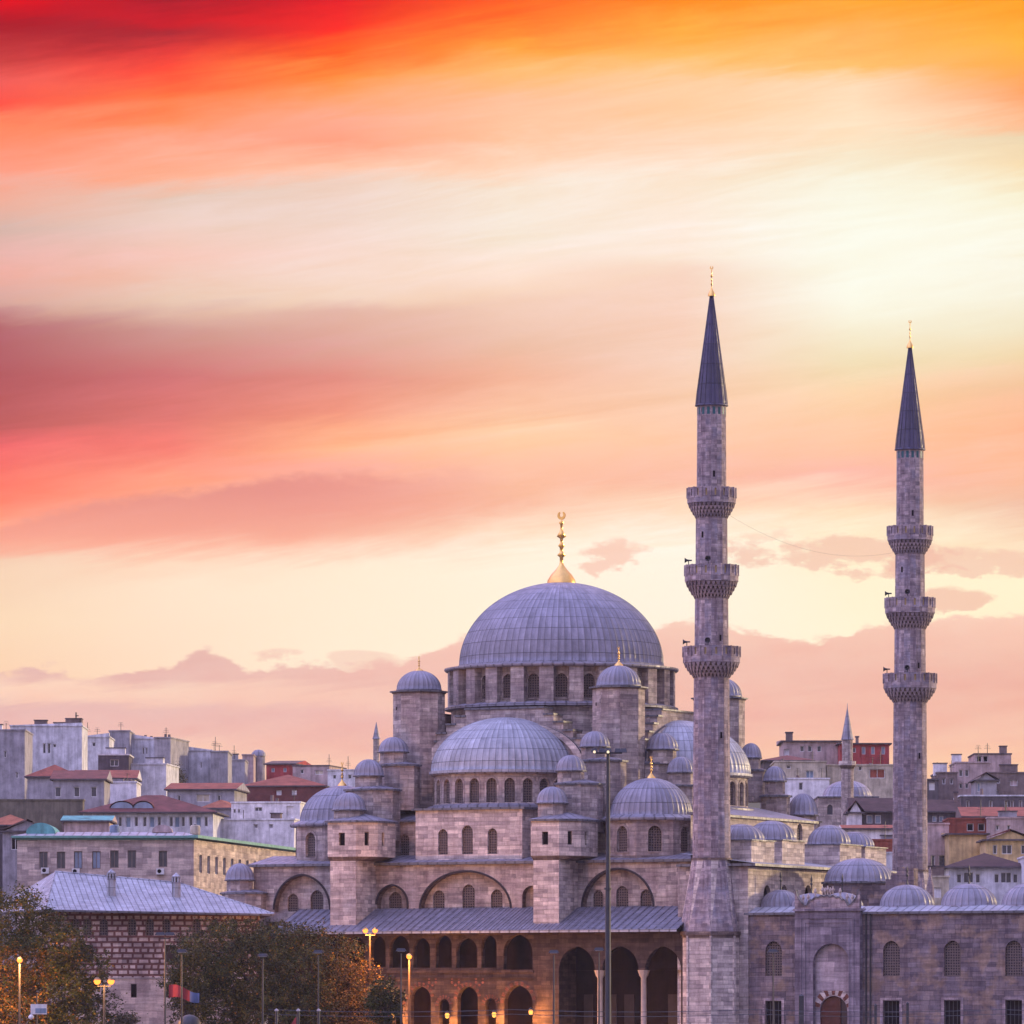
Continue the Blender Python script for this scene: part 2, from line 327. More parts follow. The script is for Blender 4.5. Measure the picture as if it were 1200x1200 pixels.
# ------------------------------------------------------------------ mesh helpers
class MB:
    def __init__(s): s.v=[]; s.f=[]; s.uv=[]; s.m=[]; s.sm=[]
    def poly(s, pts, mat, uv=None, smooth=False, sc=1.0, uo=0.0):
        b = len(s.v); s.v += [tuple(p) for p in pts]; s.f.append(tuple(range(b, b+len(pts))))
        if uv is None:
            n = Vector((0,0,0)); P = [Vector(p) for p in pts]
            for i in range(len(P)):
                a, c = P[i], P[(i+1) % len(P)]; n += Vector(((a.y-c.y)*(a.z+c.z), (a.z-c.z)*(a.x+c.x), (a.x-c.x)*(a.y+c.y)))
            if n.length < 1e-9: n = Vector((0,0,1))
            n.normalize()
            tt = Vector((-n.y, n.x, 0))
            tt = tt.normalized() if tt.length > .05 else Vector((1,0,0))
            bb = n.cross(tt)
            uv = [(p.dot(tt)*sc+uo, p.dot(bb)*sc) for p in P]
        s.uv += uv; s.m.append(mat); s.sm.append(smooth)
    def box(s, x0, x1, y0, y1, z0, z1, mat, top=None, sc=1.0):
        s.prism([(x0,y0),(x1,y0),(x1,y1),(x0,y1)], z0, z1, mat, top or mat, sc=sc)
    def prism(s, pts, z0, z1, mat, top=None, pts2=None, bottom=False, sc=1.0, smooth=False):
        q = pts2 or pts; n = len(pts)
        for i in range(n):
            j = (i+1) % n
            s.poly([(*pts[i], z0), (*pts[j], z0), (*q[j], z1), (*q[i], z1)], mat, sc=sc, smooth=smooth, uo=(i*3.73) if n > 5 else 0.0)
        if top: s.poly([(*p, z1) for p in q], top, sc=sc)
        if bottom: s.poly([(*p, z0) for p in reversed(pts)], mat)
    def pyramid(s, pts, z0, apex, mat, sc=1.25):
        n = len(pts)
        for i in range(n): s.poly([(*pts[i], z0), (*pts[(i+1) % n], z0), apex], mat, sc=sc)
    def lathe(s, cx, cy, prof, n, mat, a0=0, a1=2*pi, smooth=True, us=1.0, vs=1.0):
        full = abs(a1-a0-2*pi) < 1e-6
        d = 0; ds = [0]
        for i in range(1, len(prof)): d += hypot(prof[i][0]-prof[i-1][0], prof[i][1]-prof[i-1][1]); ds.append(d)
        rm = max(p[0] for p in prof)
        base = len(s.v)
        for (r, z) in prof:
            for k in range(n+1 if not full else n):
                a = a0+(a1-a0)*k/n; s.v.append((cx+r*cos(a), cy+r*sin(a), z))
        m = n if full else n+1
        for i in range(len(prof)-1):
            for k in range(n):
                k2 = (k+1) % m
                s.f.append((base+i*m+k, base+i*m+k2, base+(i+1)*m+k2, base+(i+1)*m+k))
                u0 = (a0+(a1-a0)*k/n)*rm*us; u1 = (a0+(a1-a0)*(k+1)/n)*rm*us
                s.uv += [(u0, ds[i]*vs), (u1, ds[i]*vs), (u1, ds[i+1]*vs), (u0, ds[i+1]*vs)]
                s.m.append(mat); s.sm.append(smooth)
    def panel(s, p0, p1, z0, z1, holes, depth, mat, sc=1.0, reveal=None, backmat=None):
        """wall face from p0 to p1 (outward = right of travel) with holes given as loops of (s, z)"""
        d = Vector((p1[0]-p0[0], p1[1]-p0[1])); Ln = d.length; d /= Ln; nrm = Vector((d.y, -d.x))
        def P(q, off=0.0): return (p0[0]+d.x*q[0]-nrm.x*off, p0[1]+d.y*q[0]-nrm.y*off, q[1])
        outer = [(0, z0), (Ln, z0), (Ln, z1), (0, z1)]
        if not holes: s.poly([P(q) for q in outer], mat, sc=sc); return
        loops = [outer]+[list(h) for h in holes]
        flat = [q for lp in loops for q in lp]
        tri = tessellate_polygon([[Vector((q[0], q[1], 0)) for q in lp] for lp in loops])
        for a, b, c in tri:
            A, B, C_ = flat[a], flat[b], flat[c]
            if (B[0]-A[0])*(C_[1]-A[1])-(B[1]-A[1])*(C_[0]-A[0]) < 0: B, C_ = C_, B
            s.poly([P(A), P(B), P(C_)], mat, uv=[(q[0]*sc+p0[0], q[1]*sc) for q in (A, B, C_)])
        for h in holes:
            n = len(h)
            for i in range(n):
                a, b = h[i], h[(i+1) % n]
                s.poly([P(a), P(b), P(b, depth), P(a, depth)], reveal or mat)
            if backmat: s.poly([P(q, depth) for q in h], backmat)
    def build(s, name, parent=None, loc=None):
        me = bpy.data.meshes.new(name); me.from_pydata(s.v, [], s.f)
        names = list(dict.fromkeys(s.m)); idx = {n: i for i, n in enumerate(names)}
        for n in names: me.materials.append(MAT[n])
        me.polygons.foreach_set('material_index', [idx[x] for x in s.m])
        me.polygons.foreach_set('use_smooth', s.sm)
        ul = me.uv_layers.new(name='UVMap'); ul.data.foreach_set('uv', [x for p in s.uv for x in p])
        me.update()
        o = bpy.data.objects.new(name, me); COL.objects.link(o)
        if parent: o.parent = parent
        if loc: o.location = loc
        return o
def tag(o, label=None, cat=None, group=None, kind=None):
    if label: o['label'] = label
    if cat: o['category'] = cat
    if group: o['group'] = group
    if kind: o['kind'] = kind
    return o
def empty(name, loc, rz, label, cat, group=None):
    o = bpy.data.objects.new(name, None); COL.objects.link(o); o.location = loc; o.rotation_euler = (0, 0, rz); o.empty_display_size = .5
    return tag(o, label, cat, group)
def copy_tree(o, parent=None):
    c = o.copy(); COL.objects.link(c); c.parent = parent
    for ch in list(o.children): copy_tree(ch, c)
    return c
def ring(cx, cy, r, n, rot=0.0): return [(cx+r*cos(rot+2*pi*k/n), cy+r*sin(rot+2*pi*k/n)) for k in range(n)]
def arch(sc, z0, w, h, rise=None, n=6):
    """closed loop, counter-clockwise: jambs and a pointed head"""
    a = w/2; b = rise if rise else a*1.12; zs = z0+h-b
    pts = [(sc-a, z0), (sc+a, z0)]
    if b >= a:
        c = (b*b-a*a)/(2*a); Rr = a+c; am = atan2(b, c) if c > 1e-6 else pi/2
        right = [(sc-c+Rr*cos(am*k/n), zs+Rr*sin(am*k/n)) for k in range(n+1)]
    else:
        right = [(sc+a*cos(pi/2*k/n), zs+b*sin(pi/2*k/n)) for k in range(n+1)]
    left = [(2*sc-x, z) for x, z in reversed(right[:-1])]
    return pts+right+left
def rect(sc, z0, w, h): return [(sc-w/2, z0), (sc+w/2, z0), (sc+w/2, z0+h), (sc-w/2, z0+h)]
def pane(parent, loop, p0, p1, depth, mat, name='window', frame=None, fw=.08, bars=None):
    """window infill: pane set back by depth, optional frame ring and glazing bars standing proud of it"""
    d = Vector((p1[0]-p0[0], p1[1]-p0[1])).normalized(); nrm = Vector((d.y, -d.x))
    P = lambda q, off: (p0[0]+d.x*q[0]-nrm.x*off, p0[1]+d.y*q[0]-nrm.y*off, q[1])
    m = MB(); m.poly([P(q, depth) for q in loop], mat)
    if frame:
        cx = sum(q[0] for q in loop)/len(loop); cz = (min(q[1] for q in loop)+max(q[1] for q in loop))/2
        hw = max(q[0] for q in loop)-cx; hh = max(q[1] for q in loop)-cz
        inn = [(cx+(q[0]-cx)*(1-fw/hw), cz+(q[1]-cz)*(1-fw/hh)) for q in loop]; n = len(loop)
        for i in range(n):
            j = (i+1) % n
            m.poly([P(loop[i], depth-.05), P(loop[j], depth-.05), P(inn[j], depth-.05), P(inn[i], depth-.05)], frame)
            m.poly([P(inn[i], depth-.05), P(inn[j], depth-.05), P(inn[j], depth), P(inn[i], depth)], frame)
        if bars:
            for k in range(1, bars+1):
                x = cx-hw+2*hw*k/(bars+1)
                m.poly([P((x-.035, cz-hh), depth-.04), P((x+.035, cz-hh), depth-.04), P((x+.035, cz+hh), depth-.04), P((x-.035, cz+hh), depth-.04)], frame)
    return m.build(name, parent)
def dome_mesh(m, cx, cy, z0, r, h, ribs, a0=0, a1=2*pi, mat='lead', rows=None, lip=.045, ridge=.012, sheet=1.6):
    frac = (a1-a0)/(2*pi); nr = max(4, int(ribs*frac)); full = frac > .999
    per = 4; n = nr*per
    NR = rows or max(6, int(r*2.2)+4)
    prof = [(r*(1+lip), z0-.16*r**.5*.6), (r*(1+lip), z0)]
    for i in range(NR+1):
        a = pi/2*i/NR; prof.append((r*cos(a), z0+.03+h*sin(a)))
    d = 0; ds = [0]
    for i in range(1, len(prof)): d += hypot(prof[i][0]-prof[i-1][0], prof[i][1]-prof[i-1][1]); ds.append(d)
    base = len(m.v); cnt = n if full else n+1
    for i, (rr, z) in enumerate(prof):
        for k in range(cnt):
            a = a0+(a1-a0)*k/n
            ph = k % per
            if ph == 0: q = 1+ridge
            elif ph in (1, 3): q = 1.0
            else: q = 1-ridge*.4
            off = -.06*0
            aa = a
            if ph == 1: aa = a-(a1-a0)/n*.55
            if ph == 3: aa = a+(a1-a0)/n*.55
            if i < 2: q = 1
            m.v.append((cx+rr*q*cos(aa), cy+rr*q*sin(aa), z))
    for i in range(len(prof)-1):
        for k in range(n):
            k2 = (k+1) % cnt
            m.f.append((base+i*cnt+k, base+i*cnt+k2, base+(i+1)*cnt+k2, base+(i+1)*cnt+k))
            u0, u1 = k/per, (k+1)/per
            m.uv += [(u0, ds[i]/sheet), (u1, ds[i]/sheet), (u1, ds[i+1]/sheet), (u0, ds[i+1]/sheet)]
            m.m.append(mat); m.sm.append(i >= 2)
def finial(parent, cx, cy, z, h, w, name='finial', crescent=True):
    """gilded bulb, stacked knobs and an open crescent on top"""
    m = MB()
    P = [(1,.0),(.96,.05),(.72,.13),(.40,.20),(.18,.26),(.12,.30),(.12,.37),(.30,.40),(.13,.44),(.11,.50),(.24,.53),(.10,.57),(.10,.63),(.33,.66),(.16,.72),(.09,.76),(.08,.82),(.18,.85),(.06,.88),(.03,.91)]
    m.lathe(cx, cy, [(a*w, z+b*h) for a, b in P], 12, 'gold')
    if crescent:
        rr = h*.045; zc = z+h*.955; N = 14
        for k in range(N):
            a, b = R(120)+R(300)*k/N, R(120)+R(300)*(k+1)/N
            ta = .22*rr+.2*rr*sin(pi*k/N); tb = .22*rr+.2*rr*sin(pi*(k+1)/N)
            for sgn in (1, -1):
                yy = cy+sgn*.04*h*.2
                m.poly([(cx+(rr-ta)*cos(a), yy, zc+(rr-ta)*sin(a)), (cx+(rr+ta)*cos(a), yy, zc+(rr+ta)*sin(a)), (cx+(rr+tb)*cos(b), yy, zc+(rr+tb)*sin(b)), (cx+(rr-tb)*cos(b), yy, zc+(rr-tb)*sin(b))], 'gold')
    return m.build(name, parent)

# ------------------------------------------------------------------ mosque frame (u along the front, v into the depth)
TH = R(26); CU, SU = cos(TH), sin(TH)
D0 = 550.0; X0 = (837-600)/F*D0
TC = (SU, -CU)                                     # towards the camera, in local axes
def U(px, v):
    k = (px-600)/F
    return (k*(D0+v*CU)-X0-v*SU)/(CU+k*SU)
def YY(u, v): return D0-u*SU+v*CU
def Z(py, u, v): return CZ+(1200-py)/F*YY(u, v)
def S(u, v): return F/YY(u, v)                     # px per metre there
def MF(name, label, cat, group=None): return empty(name, (X0, D0, 0), -TH, label, cat, group)

# ------------------------------------------------------------------ ground and hill
def hill(x, y):
    def sm(a, b, t): t = max(0, min(1, (t-a)/(b-a))); return t*t*(3-2*t)
    z = 34*sm(640, 1010, y)+10*sm(1010, 1350, y)
    z += 5*sm(700, 1000, y)*sin(x*.012+1)*1.0
    return z
g = MB()
g.poly([(-1500,-200,0),(1500,-200,0),(1500,640,0),(-1500,640,0)], 'paving', uv=[(0,0)]*4)
tag(g.build('ground'), kind='structure')
g = MB(); nx, ny = 60, 60
for j in range(ny):
    for i in range(nx):
        def pt(i, j):
            x = -1500+3000*i/nx; y = 640+1500*(j/ny)**1.5
            if j == 0: return (x, y, -.05)
            return (x, y, hill(x, y)-.01)
        g.poly([pt(i,j), pt(i+1,j), pt(i+1,j+1), pt(i,j+1)], 'soil', smooth=True)
tag(g.build('hill'), kind='structure')
g = MB(); g.poly([(-1500,486,.004),(1500,486,.004),(1500,502,.004),(-1500,502,.004)], 'asphalt'); tag(g.build('road'), kind='structure')

# ------------------------------------------------------------------ haze
HM = bpy.data.materials.new('haze'); HM.use_nodes = True; ht = HM.node_tree; ht.nodes.clear()
pv = ht.nodes.new('ShaderNodeVolumePrincipled'); ho_ = ht.nodes.new('ShaderNodeOutputMaterial'); ht.links.new(pv.outputs[0], ho_.inputs['Volume'])
pv.inputs['Color'].default_value = (.86, .80, .92, 1); pv.inputs['Density'].default_value = .00004; pv.inputs['Anisotropy'].default_value = 0
MAT['haze'] = HM
m = MB(); m.prism([(-1510,-210),(1510,-210),(1510,2150),(-1510,2150)], -1.0, 74.0, 'haze', 'haze', bottom=True)
hz = tag(m.build('haze'), kind='stuff')

# ------------------------------------------------------------------ minaret
def make_minaret(label):
    root = empty('minaret', (X0-.24, D0, 0), -TH, label, 'minaret', 'stone minarets of the mosque')
    z = lambda py: Z(py, 0, 0)
    r0 = pi/8
    m = MB()                                           # polygonal foot
    m.prism(ring(0,0,2.98,8,r0), 0, z(1095), 'stone_light', None)  # paler stone here stands in for lamplight on the foot
    for k in range(8):                                 # shallow corner ribs and face panels
        a = r0+2*pi*k/8
        m.prism(ring(2.93*cos(a), 2.93*sin(a), .16, 6), 0, z(1097), 'stone_light')
    m.build('base', root)
    m = MB()
    m.prism(ring(0,0,3.16,8,r0), z(1096), z(1092), 'stone_dark', 'stone_dark', bottom=True)
    m.prism(ring(0,0,3.05,8,r0), z(1099), z(1096), 'stone_dark', None)
    m.build('collar', root)
    m = MB()                                           # flared foot: octagon to sixteen sides by triangles
    A = ring(0,0,2.86,8,r0); B = ring(0,0,1.80,16,r0)
    za, zb = z(1092), z(1008)
    for k in range(8):
        a0_, a1_ = A[k], A[(k+1) % 8]; b0, b1, b2 = B[2*k], B[(2*k+1) % 16], B[(2*k+2) % 16]
        m.poly([(*a0_, za), (*a1_, za), (*b1, zb)], 'stone_minaret')
        m.poly([(*a0_, za), (*b1, zb), (*b0, zb)], 'stone_light')
        m.poly([(*a1_, za), (*b2, zb), (*b1, zb)], 'stone_minaret')
    m.prism(ring(0,0,1.86,16,r0), z(1008), z(1005.5), 'stone_dark', 'stone_dark', bottom=True)
    m.build('flared_foot', root)
    def shaft(y0, y1, ra, rb, name='shaft'):
        m = MB(); m.prism(ring(0,0,ra,16,r0), z(y0), z(y1), 'stone_minaret', None, pts2=ring(0,0,rb,16,r0))
        rnd = random.Random(int(y0))
        for _ in range(1):                             # slit opening
            k = rnd.choice((10, 11, 12, 13)); a = r0+2*pi*(k+.5)/16; zz_ = z(y0)+(z(y1)-z(y0))*rnd.uniform(.2, .8); rr = (ra+rb)/2*cos(pi/16)+.01
            tx, ty = -sin(a), cos(a)
            m.poly([(rr*cos(a)-tx*.1, rr*sin(a)-ty*.1, zz_-.28), (rr*cos(a)+tx*.1, rr*sin(a)+ty*.1, zz_-.28), (rr*cos(a)+tx*.1, rr*sin(a)+ty*.1, zz_+.28), (rr*cos(a)-tx*.1, rr*sin(a)-ty*.1, zz_+.28)], 'void')
        return m.build(name, root)
    shaft(1005.5, 793, 1.72, 1.60); shaft(770, 700, 1.54, 1.50); shaft(676, 606, 1.45, 1.42); shaft(584, 488, 1.34, 1.30)
    for yt, yf, ys, yb, r, ri in ((572, 584, 590, 606, 2.2, 1.40), (662.5, 675, 682, 700, 2.42, 1.48), (758, 770, 777, 793, 2.58, 1.58)):
        b = MB(); N = 16
        b.prism(ring(0,0,r,N,r0), z(ys), z(yf), 'stone_minaret', 'stone_dark', bottom=True)     # slab
        zt, zf = z(yt), z(yf)
        Rg = ring(0,0,r-.02,N,r0); Ri = ring(0,0,r-.16,N,r0)
        for k in range(N):                             # rail: framed panel with narrow pierced slots, post at each corner
            p, q = Rg[k], Rg[(k+1) % N]
            Ln = hypot(q[0]-p[0], q[1]-p[1]); slots = [rect(Ln*f, zf+.15, Ln*.2, zt-zf-.3) for f in (.5,)]
            b.panel(p, q, zf, zt, slots, .12, 'stone_minaret', backmat='ochre')
            i, j = Ri[(k+1) % N], Ri[k]
            b.poly([(*i, zf), (*j, zf), (*j, zt), (*i, zt)], 'stone_dark')
            b.poly([(*p, zt), (*q, zt), (*i, zt), (*j, zt)], 'stone_light')
            b.prism(ring(p[0], p[1], .10, 4, pi/4), zf-.02, zt+.02, 'stone_minaret', 'stone_minaret')
        H = z(ys)-z(yb)                                # stalactite corbelling, four tiers of hanging cells
        for ti in range(4):
            f0, f1 = ti/4, (ti+1)/4
            za_, zb_ = z(yb)+H*f0, z(yb)+H*f1
            rr0 = ri+(r-.06-ri)*(f0**.8); rr1 = ri+(r-.06-ri)*(f1**.8)
            b.prism(ring(0,0,rr0,N,r0), za_, zb_+.001*ti, 'stone_dark', 'stone_dark', bottom=True)
            NC = 32
            for k in range(NC):
                a = r0+2*pi*(k+.5*(ti % 2))/NC; a2 = .42*2*pi/NC
                w0 = [(rr0*.97*cos(a-a2), rr0*.97*sin(a-a2)), (rr1*cos(a-a2), rr1*sin(a-a2)), (rr1*cos(a+a2), rr1*sin(a+a2)), (rr0*.97*cos(a+a2), rr0*.97*sin(a+a2))]
                cxx, cyy = rr0*cos(a), rr0*sin(a)
                tip = [(cxx+(px_-cxx)*.25, cyy+(py_-cyy)*.25) for px_, py_ in w0]
                b.prism(tip, za_-H*.10, zb_-.02, 'stone_minaret', 'stone_minaret', pts2=w0, bottom=True)
        bo = b.build('balcony', root)
        if yt > 600:
            for ang in (190, 268, 350):                # horn loudspeakers above the rail
                a = R(ang-64+TH*0); rr = r-.35; h = MB()
                zc = zt+.45
                h.prism(ring(rr*cos(a), rr*sin(a), .04, 5), zf, zc, 'iron', 'iron')
                d = Vector((cos(a), sin(a), 0)); e1_ = Vector((-sin(a), cos(a), 0)); prof = [(-.30, .06), (-.05, .07), (.18, .12), (.36, .26), (.36, .24), (.1, .05)]
                c0 = Vector((rr*cos(a), rr*sin(a), zc)); K = 10
                for i in range(len(prof)-1):
                    for k in range(K):
                        def pp(i, k):
                            t_, q_ = prof[i]; an = 2*pi*k/K; return tuple(c0+d*t_+e1_*(q_*cos(an))+Vector((0,0,q_*sin(an))))
                        h.poly([pp(i,k), pp(i,k+1), pp(i+1,k+1), pp(i+1,k)], 'pole_grey', smooth=True)
                h.build('loudspeaker', bo)
    m = MB()                                           # tiled ring under the cone
    m.prism(ring(0,0,1.31,16,r0), z(488), z(476), 'stone_minaret', None)
    for k in range(16):
        a = r0+2*pi*(k+.5)/16; rr = 1.31*cos(pi/16)+.012; tx, ty = -sin(a)*.13, cos(a)*.13
        m.poly([(rr*cos(a)-tx, rr*sin(a)-ty, z(486.5)), (rr*cos(a)+tx, rr*sin(a)+ty, z(486.5)), (rr*cos(a)+tx, rr*sin(a)+ty, z(478)), (rr*cos(a)-tx, rr*sin(a)-ty, z(478))], 'teal')
    m.build('tile_band', root)
    m = MB()
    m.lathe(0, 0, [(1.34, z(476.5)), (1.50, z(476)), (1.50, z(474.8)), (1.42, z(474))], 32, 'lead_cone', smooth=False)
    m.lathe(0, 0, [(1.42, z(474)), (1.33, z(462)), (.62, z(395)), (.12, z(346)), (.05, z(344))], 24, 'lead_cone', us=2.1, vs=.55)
    for k in range(16):                                # standing seams
        a = 2*pi*k/16; tx, ty = -sin(a), cos(a)
        for (ra, ya), (rb, yb_) in (((1.42, 474), (1.33, 462)), ((1.33, 462), (.62, 395)), ((.62, 395), (.12, 346))):
            pts = []
            for rr, yy in ((ra, ya), (rb, yb_)):
                pts.append([(rr*cos(a)-tx*.03, rr*sin(a)-ty*.03, z(yy)), ((rr+.05)*cos(a), (rr+.05)*sin(a), z(yy)), (rr*cos(a)+tx*.03, rr*sin(a)+ty*.03, z(yy))])
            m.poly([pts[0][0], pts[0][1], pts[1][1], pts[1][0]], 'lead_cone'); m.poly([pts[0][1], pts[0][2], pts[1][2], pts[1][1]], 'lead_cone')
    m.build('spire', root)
    finial(root, 0, 0, z(347), z(312)-z(347), .34, 'finial')
    return root
mn = make_minaret('nearer, taller-looking stone minaret with three balconies, standing in front of the prayer hall corner')
m2_ = copy_tree(mn)
W_ = 47.0
m2_.location = (X0-.2+W_*SU, D0+W_*CU, 0)
m2_['label'] = 'farther stone minaret rising behind the courtyard wall at the right, with three balconies'

# light cable slung between the minarets
m = MB(); za_ = Z(588, 0, 0); zb2 = za_; K = 24; pr = None
for k in range(K+1):
    f = k/K; v_ = 2.0+(W_-4.2)*f; z_ = za_-1.1-1.9*(1-(2*f-1)**2)
    P_ = Vector((X0+v_*SU+.6, D0+v_*CU, z_))
    if pr:
        for o1, o2 in (((0,-.006),(.006,.005)), ((.006,.005),(-.006,.005)), ((-.006,.005),(0,-.006))):
            m.poly([(pr.x+o1[0], pr.y, pr.z+o1[1]), (P_.x+o1[0], P_.y, P_.z+o1[1]), (P_.x+o2[0], P_.y, P_.z+o2[1]), (pr.x+o2[0], pr.y, pr.z+o2[1])], 'iron')
    pr = P_
tag(m.build('cable'), 'thin sagging cable slung between the upper balconies of the two minarets', 'cable')
# ------------------------------------------------------------------ mosque
MQ = MF('mosque', 'great domed stone mosque with lead cascading domes and gilded finials beside the tall minarets', 'mosque')
UD, VD = U(658, 23.5), 23.5
sD = S(UD, VD); zD = lambda py: Z(py, UD, VD)
rD = 119/sD
# main dome
m = MB(); dome_mesh(m, UD, VD, zD(781), rD, zD(683)-zD(781), 92, rows=26, lip=.02, ridge=.009, sheet=1.25)
md = m.build('main_dome', MQ)
finial(md, UD, VD, zD(684.5), zD(600)-zD(684.5), 17/sD)

def facing(nx_, ny_, lim=-.05): return nx_*TC[0]+ny_*TC[1] > lim
def drum(name, parent, cx, cy, r, z0, z1, n, ww, wh, wz, a0=0, a1=2*pi, but=0, bd=.5, mat='stone', corn=.35, winmat='grille', cornmat='lead', skip=None):
    m = MB(); frac = (a1-a0); wins = []
    for k in range(n):
        aa, ab = a0+frac*k/n, a0+frac*(k+1)/n; am = (aa+ab)/2
        p0 = (cx+r*cos(aa), cy+r*sin(aa)); p1 = (cx+r*cos(ab), cy+r*sin(ab)); Ln = hypot(p1[0]-p0[0], p1[1]-p0[1])
        if ww and facing(cos(am), sin(am)) and not (skip and k in skip):
            lp = arch(Ln/2, wz, ww, wh)
            fr = arch(Ln/2, wz-.12, ww+.36, wh+.34)
            m.panel(p0, p1, z0, z1, [lp], .3, mat)
            # raised surround
            d = Vector((p1[0]-p0[0], p1[1]-p0[1])).normalized(); nn = Vector((d.y, -d.x))
            PP = lambda q, o_: (p0[0]+d.x*q[0]+nn.x*o_, p0[1]+d.y*q[0]+nn.y*o_, q[1])
            for i in range(len(lp)):
                j = (i+1) % len(lp)
                m.poly([PP(fr[i], .06), PP(fr[j], .06), PP(lp[j], .06), PP(lp[i], .06)], mat)
                m.poly([PP(fr[i], 0), PP(fr[j], 0), PP(fr[j], .06), PP(fr[i], .06)], mat)
            wins.append((lp, p0, p1))
        else: m.panel(p0, p1, z0, z1, [], .3, mat)
        if but:
            a = aa; tx, ty = -sin(a)*but/2, cos(a)*but/2
            q = [(cx+(r-.1)*cos(a)-tx, cy+(r-.1)*sin(a)-ty), (cx+(r+bd)*cos(a)-tx, cy+(r+bd)*sin(a)-ty), (cx+(r+bd)*cos(a)+tx, cy+(r+bd)*sin(a)+ty), (cx+(r-.1)*cos(a)+tx, cy+(r-.1)*sin(a)+ty)]
            q = q[::1]
            m.prism(q, z0, z1-.05, mat, 'lead_dark')
    if corn:
        ex = bd if but else 0
        m.lathe(cx, cy, [(r-.2, z1-.14), (r+ex+corn*.7, z1-.14), (r+ex+corn, z1-.02), (r+ex+corn, z1+.12), (r*.9, z1+.42)], max(24, n*2), cornmat, a0, a1, smooth=False)
    o = m.build(name, parent)
    for lp, p0, p1 in wins: pane(o, lp, p0, p1, .26, winmat)
    return o
rd = 124/sD
drum('dome_drum', MQ, UD, VD, rd, zD(829), zD(786), 24, 1.15, 2.3, zD(824), a0=R(3), a1=R(363), but=1.35, bd=.75, corn=.35)
m = MB()
m.lathe(UD, VD, [(rd+.2, zD(834)), (rd+1.05, zD(833)), (rd+1.05, zD(830.5)), (rd+.5, zD(828))], 72, 'lead', smooth=False)
m.lathe(UD, VD, [(rd+.45, zD(900)), (rd+.45, zD(834))], 48, 'stone', smooth=False)
m.build('drum_base', MQ)
# hall cube under the drum
q0, q1 = 11.6, 10.6
zc = zD(868)
m = MB(); m.box(UD-q0, UD+q0, VD-q0, VD+q0, 6, zc, 'stone', 'lead'); m.build('hall_body', MQ)
# stepped arches
def stepped(along_u, sgn):
    """stepped wall over the half dome: along_u means the wall runs in u at v = VD - 12"""
    m = MB(); top = zD(836)
    steps = [(4.1, top), (5.1, top-.65), (6.1, top-1.4), (7.1, top-2.2), (8.1, top-3.0), (9.1, top-3.9), (10.0, top-4.7)]
    prev = 0
    for w, zt in steps:
        for side in (-1, 1):
            if prev == 0 and side == 1: continue
            a, b = (prev, w) if prev else (-w, w)
            lo, hi = sorted((side*a, side*b)) if prev else (a, b)
            for (zz0, zz1, ex, mt) in ((10, zt-.16, 0, 'stone'), (zt-.16, zt, .14, 'lead_dark')):
                if along_u:
                    m.box(UD+lo-ex*.4, UD+hi+ex*.4, VD-12.4-ex, VD-10.4, zz0, zz1+(.003*w), mt, 'lead_dark')
                else:
                    x0_, x1_ = sorted((UD+sgn*10.4, UD+sgn*(12.4+ex)))
                    m.box(x0_, x1_, VD+lo-ex*.4, VD+hi+ex*.4, zz0, zz1+(.003*w), mt, 'lead_dark')
        prev = w
    # arch ring proud of the wall over the half dome
    Rr = 7.6; NS = 28; zb = zD(908)+.2
    sc_ = (top-1.6-zb)/Rr
    for k in range(NS):
        a, b = pi*k/NS, pi*(k+1)/NS
        def AP(rr, an, off):
            x, zz_ = rr*cos(an), zb+rr*sin(an)*sc_
            return (UD+x, VD-12.4-off, zz_) if along_u else (UD+sgn*(12.4+off), VD+x*(1 if sgn > 0 else -1), zz_)
        m.poly([AP(Rr, a, .3), AP(Rr+.75, a, .3), AP(Rr+.75, b, .3), AP(Rr, b, .3)], 'stone_light')
        m.poly([AP(Rr+.75, a, .3), AP(Rr+.75, a, -.1), AP(Rr+.75, b, -.1), AP(Rr+.75, b, .3)], 'lead_dark')
    m.build('stepped_arch', MQ)
stepped(True, -1); stepped(False, 1); stepped(False, -1)
# half domes
def halfdome(cx, cy, mid):
    sF = S(UD, VD-12); zz_ = lambda py: Z(py, UD, VD-12)
    r = 88/sF
    a0, a1 = mid-pi/2-.06, mid+pi/2+.06
    m = MB(); dome_mesh(m, cx, cy, zz_(905), r, zz_(841)-zz_(905), 72, a0, a1, mat='lead_light', rows=18, lip=.03, ridge=.010, sheet=1.25)
    m.build('half_dome', MQ)
    dr = drum('half_dome_drum', MQ, cx, cy, r-.25, zz_(947), zz_(908), 13, .98, 2.25, zz_(943), a0, a1, but=0, corn=.35)
    m = MB(); m.lathe(cx, cy, [(r-.4, zz_(950)), (r+.35, zz_(949)), (r+.35, zz_(946.5)), (r-.3, zz_(944))], 40, 'lead', a0, a1, smooth=False)
    m.lathe(cx, cy, [(r-.3, 8), (r-.3, zz_(949))], 40, 'stone', a0, a1, smooth=False)
    m.build('exedra_ledge', MQ)
halfdome(UD, VD-12, -pi/2); halfdome(UD+12, VD, 0); halfdome(UD-12, VD, pi)
